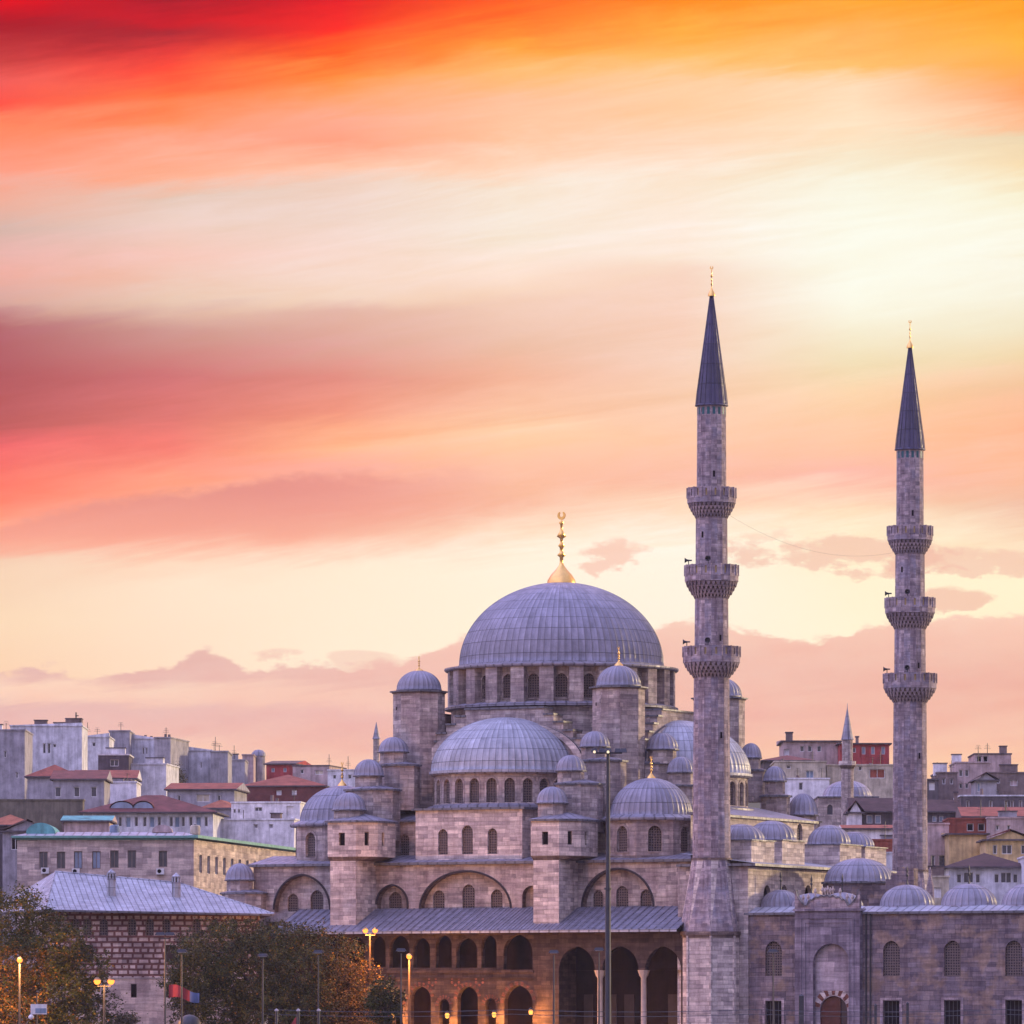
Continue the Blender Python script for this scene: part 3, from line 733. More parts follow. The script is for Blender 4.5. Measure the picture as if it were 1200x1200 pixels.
# weight towers
def tower(px, v, ycorn, ydome, yfin, rb=2.45, u=None):
    uu = U(px, v) if u is None else u; z = lambda py: Z(py, uu, v)
    m = MB(); m.prism(ring(uu, v, rb, 8, pi/8+.1), z(1000), z(ycorn), 'stone', None)
    m.prism(ring(uu, v, rb+.12, 8, pi/8+.1), z(ycorn+2.2), z(ycorn+1), 'stone_dark', None)
    m.prism(ring(uu, v, rb+.32, 8, pi/8+.1), z(ycorn+.8), z(ycorn-.8), 'lead_dark', 'lead', bottom=True)
    m.poly([(uu-rb*.92*0+rb*cos(-2.2), v+rb*sin(-2.2)-.0, z(ycorn+22)), (uu+rb*cos(-2.12), v+rb*sin(-2.12), z(ycorn+22)), (uu+rb*cos(-2.12), v+rb*sin(-2.12), z(ycorn+18)), (uu+rb*cos(-2.2), v+rb*sin(-2.2), z(ycorn+18))], 'void')
    t_ = m.build('weight_tower', MQ)
    r = 25.5/S(uu, v)
    d = MB(); dome_mesh(d, uu, v, z(ycorn-3), r, z(ydome)-z(ycorn-3), 28, rows=9, ridge=.03, sheet=3, lip=.05)
    d.build('dome', t_)
    finial(t_, uu, v, z(ydome+1), z(yfin)-z(ydome+1), .45)
    return uu
uL = tower(491, 12, 811, 786, 769); uR = tower(725, 12, 806, 780, 758)
for uu in (uL, uR):                                     # the two at the back, same height above the hall
    za = Z(811, uL, 12); pya = 1200-(za-CZ)*F/YY(uu, 35); zb = Z(786, uL, 12); pyb = 1200-(zb-CZ)*F/YY(uu, 35); zf = Z(769, uL, 12); pyf = 1200-(zf-CZ)*F/YY(uu, 35)
    tower(0, 35, pya, pyb, pyf, u=uu)
# descending turrets
def turret(px, v, yt, yb, yd, rd_, body=None, n=8, mat='stone', fin=False, name='turret'):
    """small ribbed dome on a short drum; body = (px centre, r px, y top, y bottom)"""
    uu = U(px, v); z = lambda py: Z(py, uu, v); sc = S(uu, v)
    m = MB(); r = rd_/sc
    m.prism(ring(uu, v, r*.93, n, pi/8+.1), z(yd)-.1, z(yb), mat, None)
    m.prism(ring(uu, v, r*1.10, n, pi/8+.1), z(yb+1.6), z(yb-.2), 'lead_dark', 'lead', bottom=True)
    if body:
        bx, br, byt, byb = body; bu = U(bx, v+.4); R_ = br/sc
        m.prism(ring(bu, v+.4, R_, 8, pi/8+.1), z(byb), z(byt+2), mat, None)
        m.prism(ring(bu, v+.4, R_+.22, 8, pi/8+.1), z(byt+2.2), z(byt), 'lead_dark', 'lead', bottom=True)
        m.pyramid(ring(bu, v+.4, R_+.2, 8, pi/8+.1), z(byt), (bu, v+.4, z(byt)+R_*.22), 'lead')
    t_ = m.build(name, MQ)
    d = MB(); dome_mesh(d, uu, v, z(yb-.4), r, z(yt)-z(yb-.4), 18, rows=8, ridge=.05, sheet=3, lip=.07); d.build('dome', t_)
    if fin: finial(t_, uu, v, z(yt+.5), .9, .22)
    return t_
turret(461, 8.0, 864, 881, 896, 17, (468, 24, 896, 950))
turret(432, 4.6, 890, 909, 925, 17, (437, 32, 925, 985))
turret(697, 8.0, 857, 875, 891, 17, (707, 27, 891, 965))
turret(669, 4.2, 885, 903, 918, 17, (679, 28, 918, 975))
turret(776, 14.5, 859, 878, 894, 18, (770, 22, 894, 960))
turret(798, 12.5, 887, 905, 920, 16, (795, 22, 920, 965))
turret(880, 34.5, 871, 888, 902, 12, (882, 15, 902, 940))
turret(908, 34.0, 898, 915, 932, 13, (909, 17, 932, 965))
turret(941, 37.0, 930, 955, 962, 17, (941, 20, 962, 990))
# corner domes with octagonal drums
def cornerdome(px, v, rpx, yt, yb, yd0, yd1, ro, yfin, rot):
    uu = U(px, v); z = lambda py: Z(py, uu, v); sc = S(uu, v)
    m = MB(); dome_mesh(m, uu, v, z(yb), rpx/sc, z(yt)-z(yb), 44, rows=12, ridge=.020, sheet=1.6, lip=.06)
    d = m.build('corner_dome', MQ); finial(d, uu, v, z(yt+1.5), z(yfin)-z(yt+1.5), 6/sc)
    drum('corner_drum', MQ, uu, v, ro/sc, z(yd1), z(yd0), 8, 1.25, 2.35, z(yd0+38), a0=rot, a1=rot+2*pi, corn=.3)
    m = MB(); m.prism(ring(uu, v, ro/sc-.05, 8, rot), z(yd1+8), z(yd1), 'stone', None); m.build('drum_base', MQ)
cornerdome(763, 7.0, 48, 912, 957, 961, 1004, 56, 886, R(-83))
cornerdome(401, 8.0, 49, 921, 964, 968, 1010, 58, 893, R(-83))
# exedra wall block with three windows (front) and its twin on the right side
vB = 3.4
ua, ub = U(487, vB), U(612, vB); um = (ua+ub)/2; zB = lambda py: Z(py, um, vB)
m = MB(); hs = []
for px in (519, 547.5, 577): hs.append(arch(U(px, vB)-ua, zB(1001), 1.0 if px != 547.5 else 1.15, (30 if px != 547.5 else 34)/S(um, vB)))
m.panel((ua, vB), (ub, vB), zB(1012), zB(949), hs, .28, 'stone_light')
m.poly([(ub, vB, zB(1012)), (ub, 12, zB(1012)), (ub, 12, zB(949)), (ub, vB, zB(949))], 'stone_light')
m.poly([(ua, 12, zB(1012)), (ua, vB, zB(1012)), (ua, vB, zB(949)), (ua, 12, zB(949))], 'stone_light')
m.box(ua-.3, ub+.3, vB-.3, 11, zB(949), zB(946.5), 'lead_dark', 'lead')
w = m.build('exedra_wall', MQ)
for h in hs: pane(w, h, (ua, vB), (ub, vB), .25, 'grille')
# recessed wall between the towers, with small arched windows and a lead slope above
vR = 6.4; ra0, ra1 = U(430, vR), U(730, vR); zR = lambda py: Z(py, (ra0+ra1)/2, vR)
m = MB(); hs = []
for px in (474, 617.5, 694): hs.append(arch(U(px, vR)-ra0, zR(1001), 1.0, 2.0))
m.panel((ra0, vR), (ra1, vR), zR(1012), zR(962), hs, .3, 'stone')
m.box(ra0, ra1, vR-.35, vR, zR(962), zR(960), 'lead_dark', 'lead')
m.poly([(ra0, vR-.35, zR(960)+.003), (ra1, vR-.35, zR(960)+.003), (ra1, 13, zR(938)), (ra0, 13, zR(938))], 'lead', sc=1.25)
rw_ = m.build('recessed_wall', MQ)
for h in hs: pane(rw_, h, (ra0, vR), (ra1, vR), .27, 'grille')
# lower wall with blind arches
vW = 2.5
uw0, uw1 = U(297, vW), U(822, vW); zW = lambda py, px: Z(py, U(px, vW), vW)
zt, zb_ = zW(1013, 560), zW(1078, 560)
m = MB(); big = []; wins = []
def A(pxa, pxb, ytop, ybot, wl):
    a, b = U(pxa, vW)-uw0, U(pxb, vW)-uw0; mid = (a+b)/2; pxm = (pxa+pxb)/2
    z0 = zW(ybot, pxm); h = zW(ytop, pxm)-z0; w_ = b-a
    lp = arch(mid, z0, w_, h, rise=min(h-.25, w_*.56), n=12); big.append(lp)
    for px, wpx, y0, y1 in wl:
        s_ = U(px, vW)-uw0; wins.append((arch(s_, zW(y1, px), wpx/S(0, vW)/CU, zW(y0, px)-zW(y1, px)), lp))
A(493, 598, 1022, 1069, [(510, 14, 1043, 1065), (545, 15, 1036, 1065), (578, 14, 1042, 1065)])
A(442, 477, 1038, 1066, [(459, 16, 1045, 1064)])
A(322, 386, 1026, 1069, [(339, 13, 1047, 1068), (367, 16, 1043, 1068)])
A(683, 765, 1019, 1067, [(697, 12, 1043, 1064), (725, 14, 1038, 1064), (753, 13, 1042, 1064)])
A(612, 632, 1038, 1066, [])
A(801, 821, 1038, 1066, [])
m.panel((uw0, vW), (uw1, vW), zb_, zt, big, .75, 'stone', reveal='stone_dark')
for lp in big:
    hh = [w_[0] for w_ in wins if w_[1] is lp]
    xs = [q[0] for q in lp]; lo, hi = min(xs), max(xs); zz0 = min(q[1] for q in lp); zz1 = max(q[1] for q in lp)
    m.panel((uw0+lo-.2, vW+.75), (uw0+hi+.2, vW+.75), zz0-.1, zz1+.1, [[(x-lo+.2, z_) for x, z_ in h] for h in hh], .25, 'stone')
m.poly([(uw0, 30, zb_-5), (uw0, vW, zb_-5), (uw0, vW, zt), (uw0, 30, zt)], 'stone')
for lp in big[:4]:
    cxx = (lp[0][0]+lp[1][0])/2; z0_ = lp[0][1]; hw_ = (lp[1][0]-lp[0][0])/2
    n_ = len(lp); kq = (hw_+.17)/hw_
    out_ = [(cxx+(q[0]-cxx)*kq, z0_+(q[1]-z0_)*(1+.17/(max(p[1] for p in lp)-z0_))) for q in lp]
    for i in range(1, n_):
        j = (i+1) % n_
        if i == 0 or j == 0: continue
        f_ = lambda q, o_: (uw0+q[0], vW-o_, q[1])
        m.poly([f_(lp[i], .1), f_(out_[i], .1), f_(out_[j], .1), f_(lp[j], .1)][::-1], 'arch_rim_dark')  # near-black strip outlining each blind arch
        m.poly([f_(out_[i], 0), f_(out_[j], 0), f_(out_[j], .1), f_(out_[i], .1)], 'arch_rim_dark')
        m.poly([f_(lp[i], 0), f_(lp[j], 0), f_(lp[j], .1), f_(lp[i], .1)], 'arch_rim_dark')
lw = m.build('lower_wall', MQ)
for h, lp in wins: pane(lw, h, (uw0, vW+.75), (uw1, vW+.75), .22, 'grille')
m = MB()                                                # roof above that wall
m.box(uw0-.35, uw1, vW-.4, vW-.1, zt+.02, zt+.26, 'lead_dark')
m.poly([(uw0-.35, vW-.4, zt+.26), (uw1, vW-.4, zt+.26), (uw1, vW+4.5, zt+1.15), (uw0-.35, vW+4.5, zt+1.15)], 'lead', sc=1.25)
m.poly([(uw0-.35, vW+4.5, zt+1.15), (uw1, vW+4.5, zt+1.15), (uw1, vW+30, zt+1.3), (uw0-.35, vW+30, zt+1.3)], 'lead', sc=1.25)
m.poly([(uw0-.35, vW+30, zt), (uw0-.35, vW-.4, zt+.0), (uw0-.35, vW-.4, zt+.26), (uw0-.35, vW+4.5, zt+1.15), (uw0-.35, vW+30, zt+1.3)], 'stone')
m.build('ledge_roof', MQ)
# front stair towers
def stair(pa, pb, ytop, ymid, ybot, tur):
    v0 = -1.5; a, b = U(pa, v0), U(pb, v0); z = lambda py: Z(py, (a+b)/2, v0)
    m = MB(); m.box(a, b, v0, 3.2, z(ybot)-1.2, z(ymid), 'stone_light')
    up = [(a-.18, v0-.18), (b+.1, v0-.18), (b+1.5, v0+1.5), (b+1.5, 3.6), (a-.18, 3.6)]
    lowp = [(a, v0), (b, v0), (b+.02, v0+1.4), (b+.02, 3.6), (a, 3.6)]
    m.prism(lowp, z(ymid+5), z(ymid), 'stone_dark', None, pts2=up)
    lp_f = rect((b-a)*.5+.15, z(ymid-13), .62, 1.2)
    m.panel(up[0], up[1], z(ymid), z(ytop), [lp_f], .25, 'stone_light')
    c_l = hypot(up[2][0]-up[1][0], up[2][1]-up[1][1]); lp_c = rect(c_l*.5, z(ymid-13), .45, 1.25)
    m.panel(up[1], up[2], z(ymid), z(ytop), [lp_c], .25, 'stone_light')
    lp_s = rect(1.1, z(ymid-13), .5, 1.25)
    m.panel(up[2], up[3], z(ymid), z(ytop), [lp_s], .25, 'stone_light')
    m.panel(up[4], up[0], z(ymid), z(ytop), [], .25, 'stone_light')
    cen = (sum(p[0] for p in up)/5, sum(p[1] for p in up)/5)
    big_ = [(cen[0]+(p[0]-cen[0])*1.09, cen[1]+(p[1]-cen[1])*1.09) for p in up]
    m.prism(big_, z(ytop), z(ytop-2.4), 'lead_dark', 'lead', bottom=True)
    m.pyramid(big_, z(ytop-2.4), (cen[0], cen[1]+.6, z(ytop-2.4)+.7), 'lead')
    t_ = m.build('stair_tower', MQ)
    for lp, p0, p1 in ((lp_f, up[0], up[1]), (lp_c, up[1], up[2]), (lp_s, up[2], up[3])): pane(t_, lp, p0, p1, .22, 'void', frame='stone_dark', fw=.05)
    turret(*tur, name='stair_turret')
stair(387, 417, 964, 1004, 1078, (409, .9, 929, 949, 963, 19, None))
stair(625, 655, 962, 1003, 1076, (647, .9, 922, 941, 957, 18, None))
# gallery roof, sloping to the eave
vE, vT = -3.1, 2.5
ug0, ug1 = U(318, vE), -2.3
ze, zr = Z(1090.5, U(560, vE), vE), Z(1064, U(560, vT), vT)
m = MB()
m.poly([(ug0, vE, ze), (ug1, vE, ze), (ug1, vT, zr), (ug0, vT, zr)], 'lead_old', sc=1.3)
N = int((ug1-ug0)/.75)
for k in range(N+1):                                    # lead rolls running down the slope
    x = ug0+(ug1-ug0)*k/N
    m.poly([(x-.05, vE, ze+.01), (x, vE, ze+.07), (x, vT, zr+.07), (x-.05, vT, zr+.01)], 'lead_old'); m.poly([(x, vE, ze+.07), (x+.05, vE, ze+.01), (x+.05, vT, zr+.01), (x, vT, zr+.07)], 'lead_old')
m.box(ug0-.05, ug1, vE-.06, vE+.02, ze-.22, ze+.012, 'lead_light')
m.poly([(ug0, vE, ze-.2), (ug0, vT, ze-.2), (ug1, vT, ze-.2), (ug1, vE, ze-.2)], 'wood_dark')
m.poly([(ug0, vT, ze-.2), (ug0, vE, ze-.2), (ug0, vE, ze), (ug0, vT, zr)], 'lead_old')
m.build('gallery_roof', MQ)
# gallery wall: loggia over small arches, then tall porch arches
vG = -2.0
zg = lambda py, px: Z(py, U(px, vG), vG)
ga, gb = U(330, vG), U(651, vG)
zfl = zg(1139, 540); ztop = ze-.22
m = MB(); holes = []
for c, wpx, top, bot in [(365,18,1097,1133),(391,18,1097,1133),(417,22,1097,1133),(443,18,1097,1133),(468,24,1096,1134),(494,20,1099,1134),(520,19,1096,1134),(547,25,1099,1134),(573,18,1096,1134),(607,34,1095,1136)]:
    px = c; holes.append(arch(U(px, vG)-ga, zg(bot, px), wpx/S(-20, vG)/CU, zg(top, px)-zg(bot, px)))
for c, wpx, top in [(345,24,1156),(370,12,1171),(396,24,1156),(420,12,1171),(444,24,1156),(466,12,1171),(493,24,1156),(520.5,12,1171),(548,24,1156),(575,12.5,1170),(607.5,33,1155)]:
    px = c; holes.append(arch(U(px, vG)-ga, .15, wpx/S(-20, vG)/CU, zg(top, px)-.15))
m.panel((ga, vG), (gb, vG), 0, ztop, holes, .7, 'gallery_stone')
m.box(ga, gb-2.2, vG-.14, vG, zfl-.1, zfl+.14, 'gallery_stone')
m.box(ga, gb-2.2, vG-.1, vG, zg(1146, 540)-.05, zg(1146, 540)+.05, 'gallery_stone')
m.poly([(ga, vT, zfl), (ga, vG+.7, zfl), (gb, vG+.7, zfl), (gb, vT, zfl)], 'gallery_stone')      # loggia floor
m.poly([(ga, 2.4, 0), (gb+14, 2.4, 0), (gb+14, 2.4, ztop), (ga, 2.4, ztop)], 'interior_shade')  # near-black back wall, the gallery's shade put into its colour
m.poly([(gb, vG, 0), (gb, 2.4, 0), (gb, 2.4, ztop), (gb, vG, ztop)], 'gallery_stone')
m.poly([(ga, 2.4, 0), (ga, vG, 0), (ga, vG, ztop), (ga, 2.4, ztop)], 'gallery_stone')
gw = m.build('gallery_wall', MQ)
# back wall doors behind the arches, and voussoirs round the openings
for h in holes[10:]:
    cx = (h[0][0]+h[1][0])/2; w_ = h[1][0]-h[0][0]; zt_ = max(q[1] for q in h)
    m = MB(); N = 18
    rise = w_/2*1.12; zs = zt_-rise
    for k in range(N):
        a, b = pi*k/N, pi*(k+1)/N
        ro = w_/2+.38; ri = w_/2+.04
        f_ = lambda r_, an: (ga+cx+r_*cos(an), vG-.05, zs+r_*sin(an)*1.1)
        m.poly([f_(ri, a), f_(ro, a), f_(ro, b), f_(ri, b)], 'gallery_brick' if k % 2 else 'gallery_stone')
    m.build('arch_trim', gw)
for px in (507, 534, 562):                              # small carved roundels between arches
    m = MB(); c = (U(px, vG), vG-.04, zg(1153, px))
    for (ox, oz) in ((-.35,.15),(0,-.1),(.35,.15),(-.35,.5),(.35,.5)):
        P_ = [(c[0]+ox+.13*cos(2*pi*k/10), c[1], c[2]+oz+.13*sin(2*pi*k/10)) for k in range(10)]
        m.poly(P_, 'brick')
    m.build('roundel', gw)
# porch
pa, pb = U(651, vG), U(800, vG)+.3
m = MB(); holes = []; zcap = zg(1137, 700)
for c, wpx in ((676, 42), (727, 42), (777, 41)):
    holes.append(arch(U(c, vG)-pa, zcap, wpx/S(-8, vG)/CU, zg(1109, c)-zcap, rise=zg(1109, c)-zcap-.05, n=10))
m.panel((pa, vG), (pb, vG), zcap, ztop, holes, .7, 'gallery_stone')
pier = U(655, vG)
m.box(pa, pier, vG, vG+.7, 0, zcap, 'gallery_stone')
m.box(U(798, vG), pb, vG, vG+.7, 0, zcap, 'gallery_stone')
pw = m.build('porch_wall', MQ)
for px in (701.5, 752.5):
    uu = U(px, vG); m = MB(); r = .27
    m.lathe(uu, vG+.35, [(r*1.5, 0), (r*1.5, .3), (r, .5), (r*.92, zcap-.75), (r*1.25, zcap-.55), (r*1.2, zcap-.5)], 16, 'marble')
    m.prism(ring(uu, vG+.35, r*1.4, 8, pi/8), zcap-.55, zcap, 'marble', 'marble', pts2=ring(uu, vG+.35, r*2.1, 8, pi/8), bottom=True)
    m.build('column', pw)
m = MB()
for px, w_ in ((667, .9), (690, .9), (716, 1.2), (738, 1.0), (790, 1.1)):
    uu = U(px, 2.4); m = MB(); m.box(uu-w_/2, uu+w_/2, 2.28, 2.38, 0, 5.2, 'wood_dark'); m.build('door', pw)
# left end turret block
turret(281, 1.5, 1012, 1031, 1046, 16.5, (287, 27, 1046, 1110))
# right flank: hall wall, portico domes, lit side wall
us = -3.5
zs_ = Z(955, us, 4)
m = MB(); hh = []
vs0, vs1 = 2.6, 31.0
for v_ in (22.6, 27.6): hh.append(arch(v_-vs0, Z(1001, us, v_)+.2, 1.3, 2.7))
m.panel((us, vs0), (us, vs1), 6, zs_, hh, .28, 'stone_light')
m.poly([(us, vs1, 6), (us-8, vs1, 6), (us-8, vs1, zs_), (us, vs1, zs_)], 'stone')
m.box(us-.3, us+.35, vs0-.2, vs1+.3, zs_, zs_+.22, 'lead_dark', 'lead')
m.poly([(us+.35, 11.6, zs_+.225), (us+.35, vs1+.3, zs_+.225), (us-6, vs1+.3, zs_+1.6), (us-6, 11.6, zs_+1.6)], 'lead', sc=1.25); m.poly([(us-6, 11.6, zs_), (us+.35, 11.6, zs_), (us+.35, 11.6, zs_+.225), (us-6, 11.6, zs_+1.6)], 'stone')
sw = m.build('side_wall', MQ)
for h in hh: pane(sw, h, (us, vs0), (us, vs1), .25, 'grille')
uo = 3.4; zo = Z(1015.5, uo, 0)
m = MB(); hh = []
for px in (899, 919, 947):                              # small windows in the lit wall
    k = (px-600)/F; v_ = (X0+uo*CU-k*(D0-uo*SU))/(k*CU-SU); hh.append(arch(v_, Z(1058, uo, v_), 1.6, 21/S(uo, v_)))
m.panel((uo, -.2), (uo, 34), 0, zo, [[(s_+.2, z_) for s_, z_ in h] for h in hh], .4, 'stone_light')
m.poly([(us, -.2, 0), (uo, -.2, 0), (uo, -.2, zo), (us, -.2, zo)], 'stone')
m.box(us, uo+.9, -.6, 34.3, zo+.05, zo+.28, 'lead_dark', 'lead')
m.poly([(uo+.9, -.6, zo+.285), (uo+.9, 34.3, zo+.285), (us+.05, 34.3, zo+1.3), (us+.05, -.6, zo+1.3)], 'lead_light', sc=1.25)
pf = m.build('portico_wall', MQ)
for h in hh: pane(pf, [(s_+.2, z_) for s_, z_ in h], (uo, -.2), (uo, 34), .36, 'void')
for px, yt, yb, r_, ybb in ((868, 966, 986, 2.15, 1001), (904, 962, 986, 2.25, 1001), (971.5, 967, 991, 2.0, 1004), (1001, 975, 994, 1.9, 1007)):
    uc = .4; k = (px-600)/F; v_ = (X0+uc*CU-k*(D0-uc*SU))/(k*CU-SU); z = lambda py: Z(py, uc, v_)
    m = MB(); m.box(uc-2.2, uc+2.2, v_-2.6, v_+2.6, zo, z(yb), 'stone_light', 'lead')
    m.box(uc-2.35, uc+2.35, v_-2.75, v_+2.75, z(yb), z(yb-1.2), 'lead_dark', 'lead')
    b = m.build('dome_base', MQ)
    d = MB(); dome_mesh(d, uc, v_, z(yb-1.3), r_, z(yt)-z(yb-1.3), 24, rows=10, ridge=.03, sheet=2, lip=.1); d.build('portico_dome', b)

# ------------------------------------------------------------------ courtyard wing
CW = MF('courtyard_wing', 'low courtyard range of grey stone with arched windows, carved portal and small lead domes', 'building')
vC = 0.0; c0, c1 = U(874, vC)+.1, U(1290, vC)
zc_ = lambda py, px: Z(py, U(px, vC), vC)
zct = Z(1071, U(1040, vC), vC)
g0, g1 = U(935, vC), U(1011, vC)
m = MB()
def courtwin(px):
    return [arch(U(px, vC), Z(1144, U(px, vC), vC), 1.62, 41/S(0, 0)), rect(U(px, vC), Z(1210, U(px, vC), vC), 1.55, 37/S(0, 0))]
allw = {px: courtwin(px) for px in (906.5, 1044.5, 1116, 1188, 1260)}
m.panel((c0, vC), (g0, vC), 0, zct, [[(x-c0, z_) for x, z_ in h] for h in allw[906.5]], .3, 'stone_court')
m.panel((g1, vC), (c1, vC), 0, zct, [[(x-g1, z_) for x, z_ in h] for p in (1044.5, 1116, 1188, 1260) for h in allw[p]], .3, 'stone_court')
m.box(c0-.2, c1, vC-.25, vC+.3, zct, zct+.2, 'lead_dark', 'lead')
for px, hs in allw.items():                             # raised stone frames round the lower windows
    u_ = U(px, vC); z0_, z1_ = hs[1][0][1], hs[1][2][1]
    m.box(u_-1.05, u_-.8, vC-.06, vC, z0_-.1, z1_+.25, 'stone_minaret'); m.box(u_+.8, u_+1.05, vC-.06, vC, z0_-.1, z1_+.25, 'stone_minaret'); m.box(u_-.8, u_+.8, vC-.06, vC, z1_+.02, z1_+.25, 'stone_minaret')
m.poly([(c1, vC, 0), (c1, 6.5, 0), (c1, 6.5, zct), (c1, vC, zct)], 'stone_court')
cw = m.build('wall', CW)
for px, hs in allw.items():
    pane(cw, hs[0], (0, vC), (1, vC), .27, 'grille'); pane(cw, hs[1], (0, vC), (1, vC), .27, 'void', frame='iron', fw=.06, bars=3)
m = MB()
m.poly([(c0-.2, vC-.25, zct+.205), (c1, vC-.25, zct+.205), (c1, vC+1.6, zct+.75), (c0-.2, vC+1.6, zct+.75)], 'lead_light', sc=1.2)
m.poly([(c0-.2, vC+1.6, zct+.75), (c1, vC+1.6, zct+.75), (c1, vC+6.5, zct+.6), (c0-.2, vC+6.5, zct+.6)], 'lead', sc=1.2)
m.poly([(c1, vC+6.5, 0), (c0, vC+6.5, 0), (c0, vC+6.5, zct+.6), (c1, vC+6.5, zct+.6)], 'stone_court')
m.build('roof', CW)
for px, yt, rr in ((915, 1043, 1.85), (951, 1047, 1.85), (987, 1046, 1.85), (1063, 1037, 2.4), (1135.5, 1036, 2.45), (1207, 1035, 2.45), (1279, 1034, 2.45)):
    vv = 3.6; uu = U(px, vv); z = lambda py: Z(py, uu, vv); zb = zct+.55
    d = MB(); d.prism(ring(uu, vv, rr*1.12, 16), zb-.2, zb+.22, 'lead', 'lead', pts2=ring(uu, vv, rr*1.03, 16))
    dome_mesh(d, uu, vv, zb+.22, rr, z(yt)-zb-.22, 26, rows=9, ridge=.03, sheet=2, lip=.03)
    dd = d.build('dome', CW)
    f = MB(); f.lathe(uu, vv, [(.14, z(yt)-.05), (.06, z(yt)+.3), (.05, z(yt)+.7), (.15, z(yt)+.85), (.04, z(yt)+1.0), (.11, z(yt)+1.2), (.02, z(yt)+1.7)], 8, 'iron'); f.build('finial', dd)
# portal
m = MB(); vp = -.7; p0x, p1x = g0, g1; zp = Z(1068, g0, vp)
mid = U(974, vp)-p0x; wI = 41/S(0, 0)/CU
ztI = Z(1106, g0, vp)
outer = arch(mid, .3, wI, ztI-.3, rise=wI*.5, n=12)
m.panel((p0x, vp), (p1x, vp), 0, zp, [outer], .55, 'portal_marble')
door = arch(mid, .3, 31/S(0, 0)/CU, Z(1167, g0, vp)-.3, rise=1.35)
m.panel((p0x, vp+.55), (p1x, vp+.55), 0, zp-.5, [door], .3, 'tablet_marble')
m.poly([(p0x, vC, 0), (p0x, vp, 0), (p0x, vp, zp), (p0x, vC, zp)], 'portal_marble'); m.poly([(p1x, vp, 0), (p1x, vC, 0), (p1x, vC, zp), (p1x, vp, zp)], 'portal_marble')
m.box(p0x-.12, p1x+.12, vp-.15, vC+.5, zp, zp+.22, 'portal_marble')
for off, w_ in ((.55, .12), (.95, .1)):                 # rectangular mouldings
    m.box(p0x+off, p0x+off+w_, vp-.06, vp, 0, zp-off, 'portal_marble'); m.box(p1x-off-w_, p1x-off, vp-.06, vp, 0, zp-off, 'portal_marble'); m.box(p0x+off+w_, p1x-off-w_, vp-.06, vp, zp-off-w_, zp-off, 'portal_marble')
po = m.build('portal', CW)
# inscription tablet
m = MB(); zi = Z(1150, g0, vp); m.box(p0x+mid-wI*.46, p0x+mid+wI*.46, vp+.48, vp+.56, zi-.85, zi+1.7, 'tablet_marble')
rnd = random.Random(5)
m.build('tablet', po)
# door leaves
m = MB(); hwd = 31/S(0, 0)/CU/2
m.box(p0x+mid-hwd, p0x+mid+hwd*.45, vp+.75, vp+.82, .3, Z(1168, g0, vp), 'wood'); m.box(p0x+mid+hwd*.5, p0x+mid+hwd, vp+.8, vp+.84, .3, Z(1170, g0, vp), 'wood_dark')
for k in range(5): m.box(p0x+mid-hwd, p0x+mid+hwd*.45, vp+.72, vp+.75, .8+k*1.1, .92+k*1.1, 'wood')
m.build('door', po)
m = MB(); N = 13                                        # voussoirs over the door
for k in range(N):
    a, b = R(12)+R(156)*k/N, R(12)+R(156)*(k+1)/N; zsp = Z(1167, g0, vp)-1.35
    f_ = lambda r_, an: (p0x+mid+r_*cos(an), vp+.5, zsp+r_*sin(an)*1.08)
    m.poly([f_(hwd+.02, a), f_(hwd+.62, a), f_(hwd+.62, b), f_(hwd+.02, b)], 'stone_light' if k % 2 else 'brick')
m.build('arch_trim', po)
# carved crest of the portal: a dipping scalloped parapet with corner blocks
m = MB(); zk = zp+.22; Lp = p1x-p0x; NP = 48
def crest(f):
    a = abs(f-.5)*2
    if a > .93: return 1.7
    if a > .62: return .35+.9*((a-.62)/.31)**2
    return .35+.75*(1-(a/.62)**2)**.6+.16*abs(sin(f*pi*11))
prev = None
for k in range(NP+1):
    f = k/NP; cur = (p0x+Lp*f, crest(f))
    if prev:
        m.poly([(prev[0], vp-.02, zk), (cur[0], vp-.02, zk), (cur[0], vp-.02, zk+cur[1]), (prev[0], vp-.02, zk+prev[1])], 'stone_minaret')
        m.poly([(cur[0], vp+.33, zk), (prev[0], vp+.33, zk), (prev[0], vp+.33, zk+prev[1]), (cur[0], vp+.33, zk+cur[1])], 'stone_minaret')
        m.poly([(prev[0], vp-.12, zk+prev[1]), (cur[0], vp-.12, zk+cur[1]), (cur[0], vp+.4, zk+cur[1]+.02), (prev[0], vp+.4, zk+prev[1]+.02)], 'lead_dark')
        m.poly([(prev[0], vp-.12, zk+prev[1]-.12), (cur[0], vp-.12, zk+cur[1]-.12), (cur[0], vp-.12, zk+cur[1]), (prev[0], vp-.12, zk+prev[1])], 'lead_dark')
    prev = cur
for f in (.12, .2, .31, .42, .46, .5, .54, .58, .69, .8, .88):     # little carved buds on the crest
    x = p0x+Lp*f; zz0 = zk+crest(f)
    m.lathe(x, vp+.15, [(.05, zz0-.02), (.06, zz0+.25), (.16, zz0+.42), (.12, zz0+.58), (.02, zz0+.78)], 7, 'stone_light')
m.build('crest', CW)
# downpipes on the courtyard wall
for px in (1015.5, 1020.5):
    m = MB(); x = U(px, vC); m.prism(ring(x, vC-.12, .08, 6), 0, zct, 'iron'); m.build('downpipe', CW)
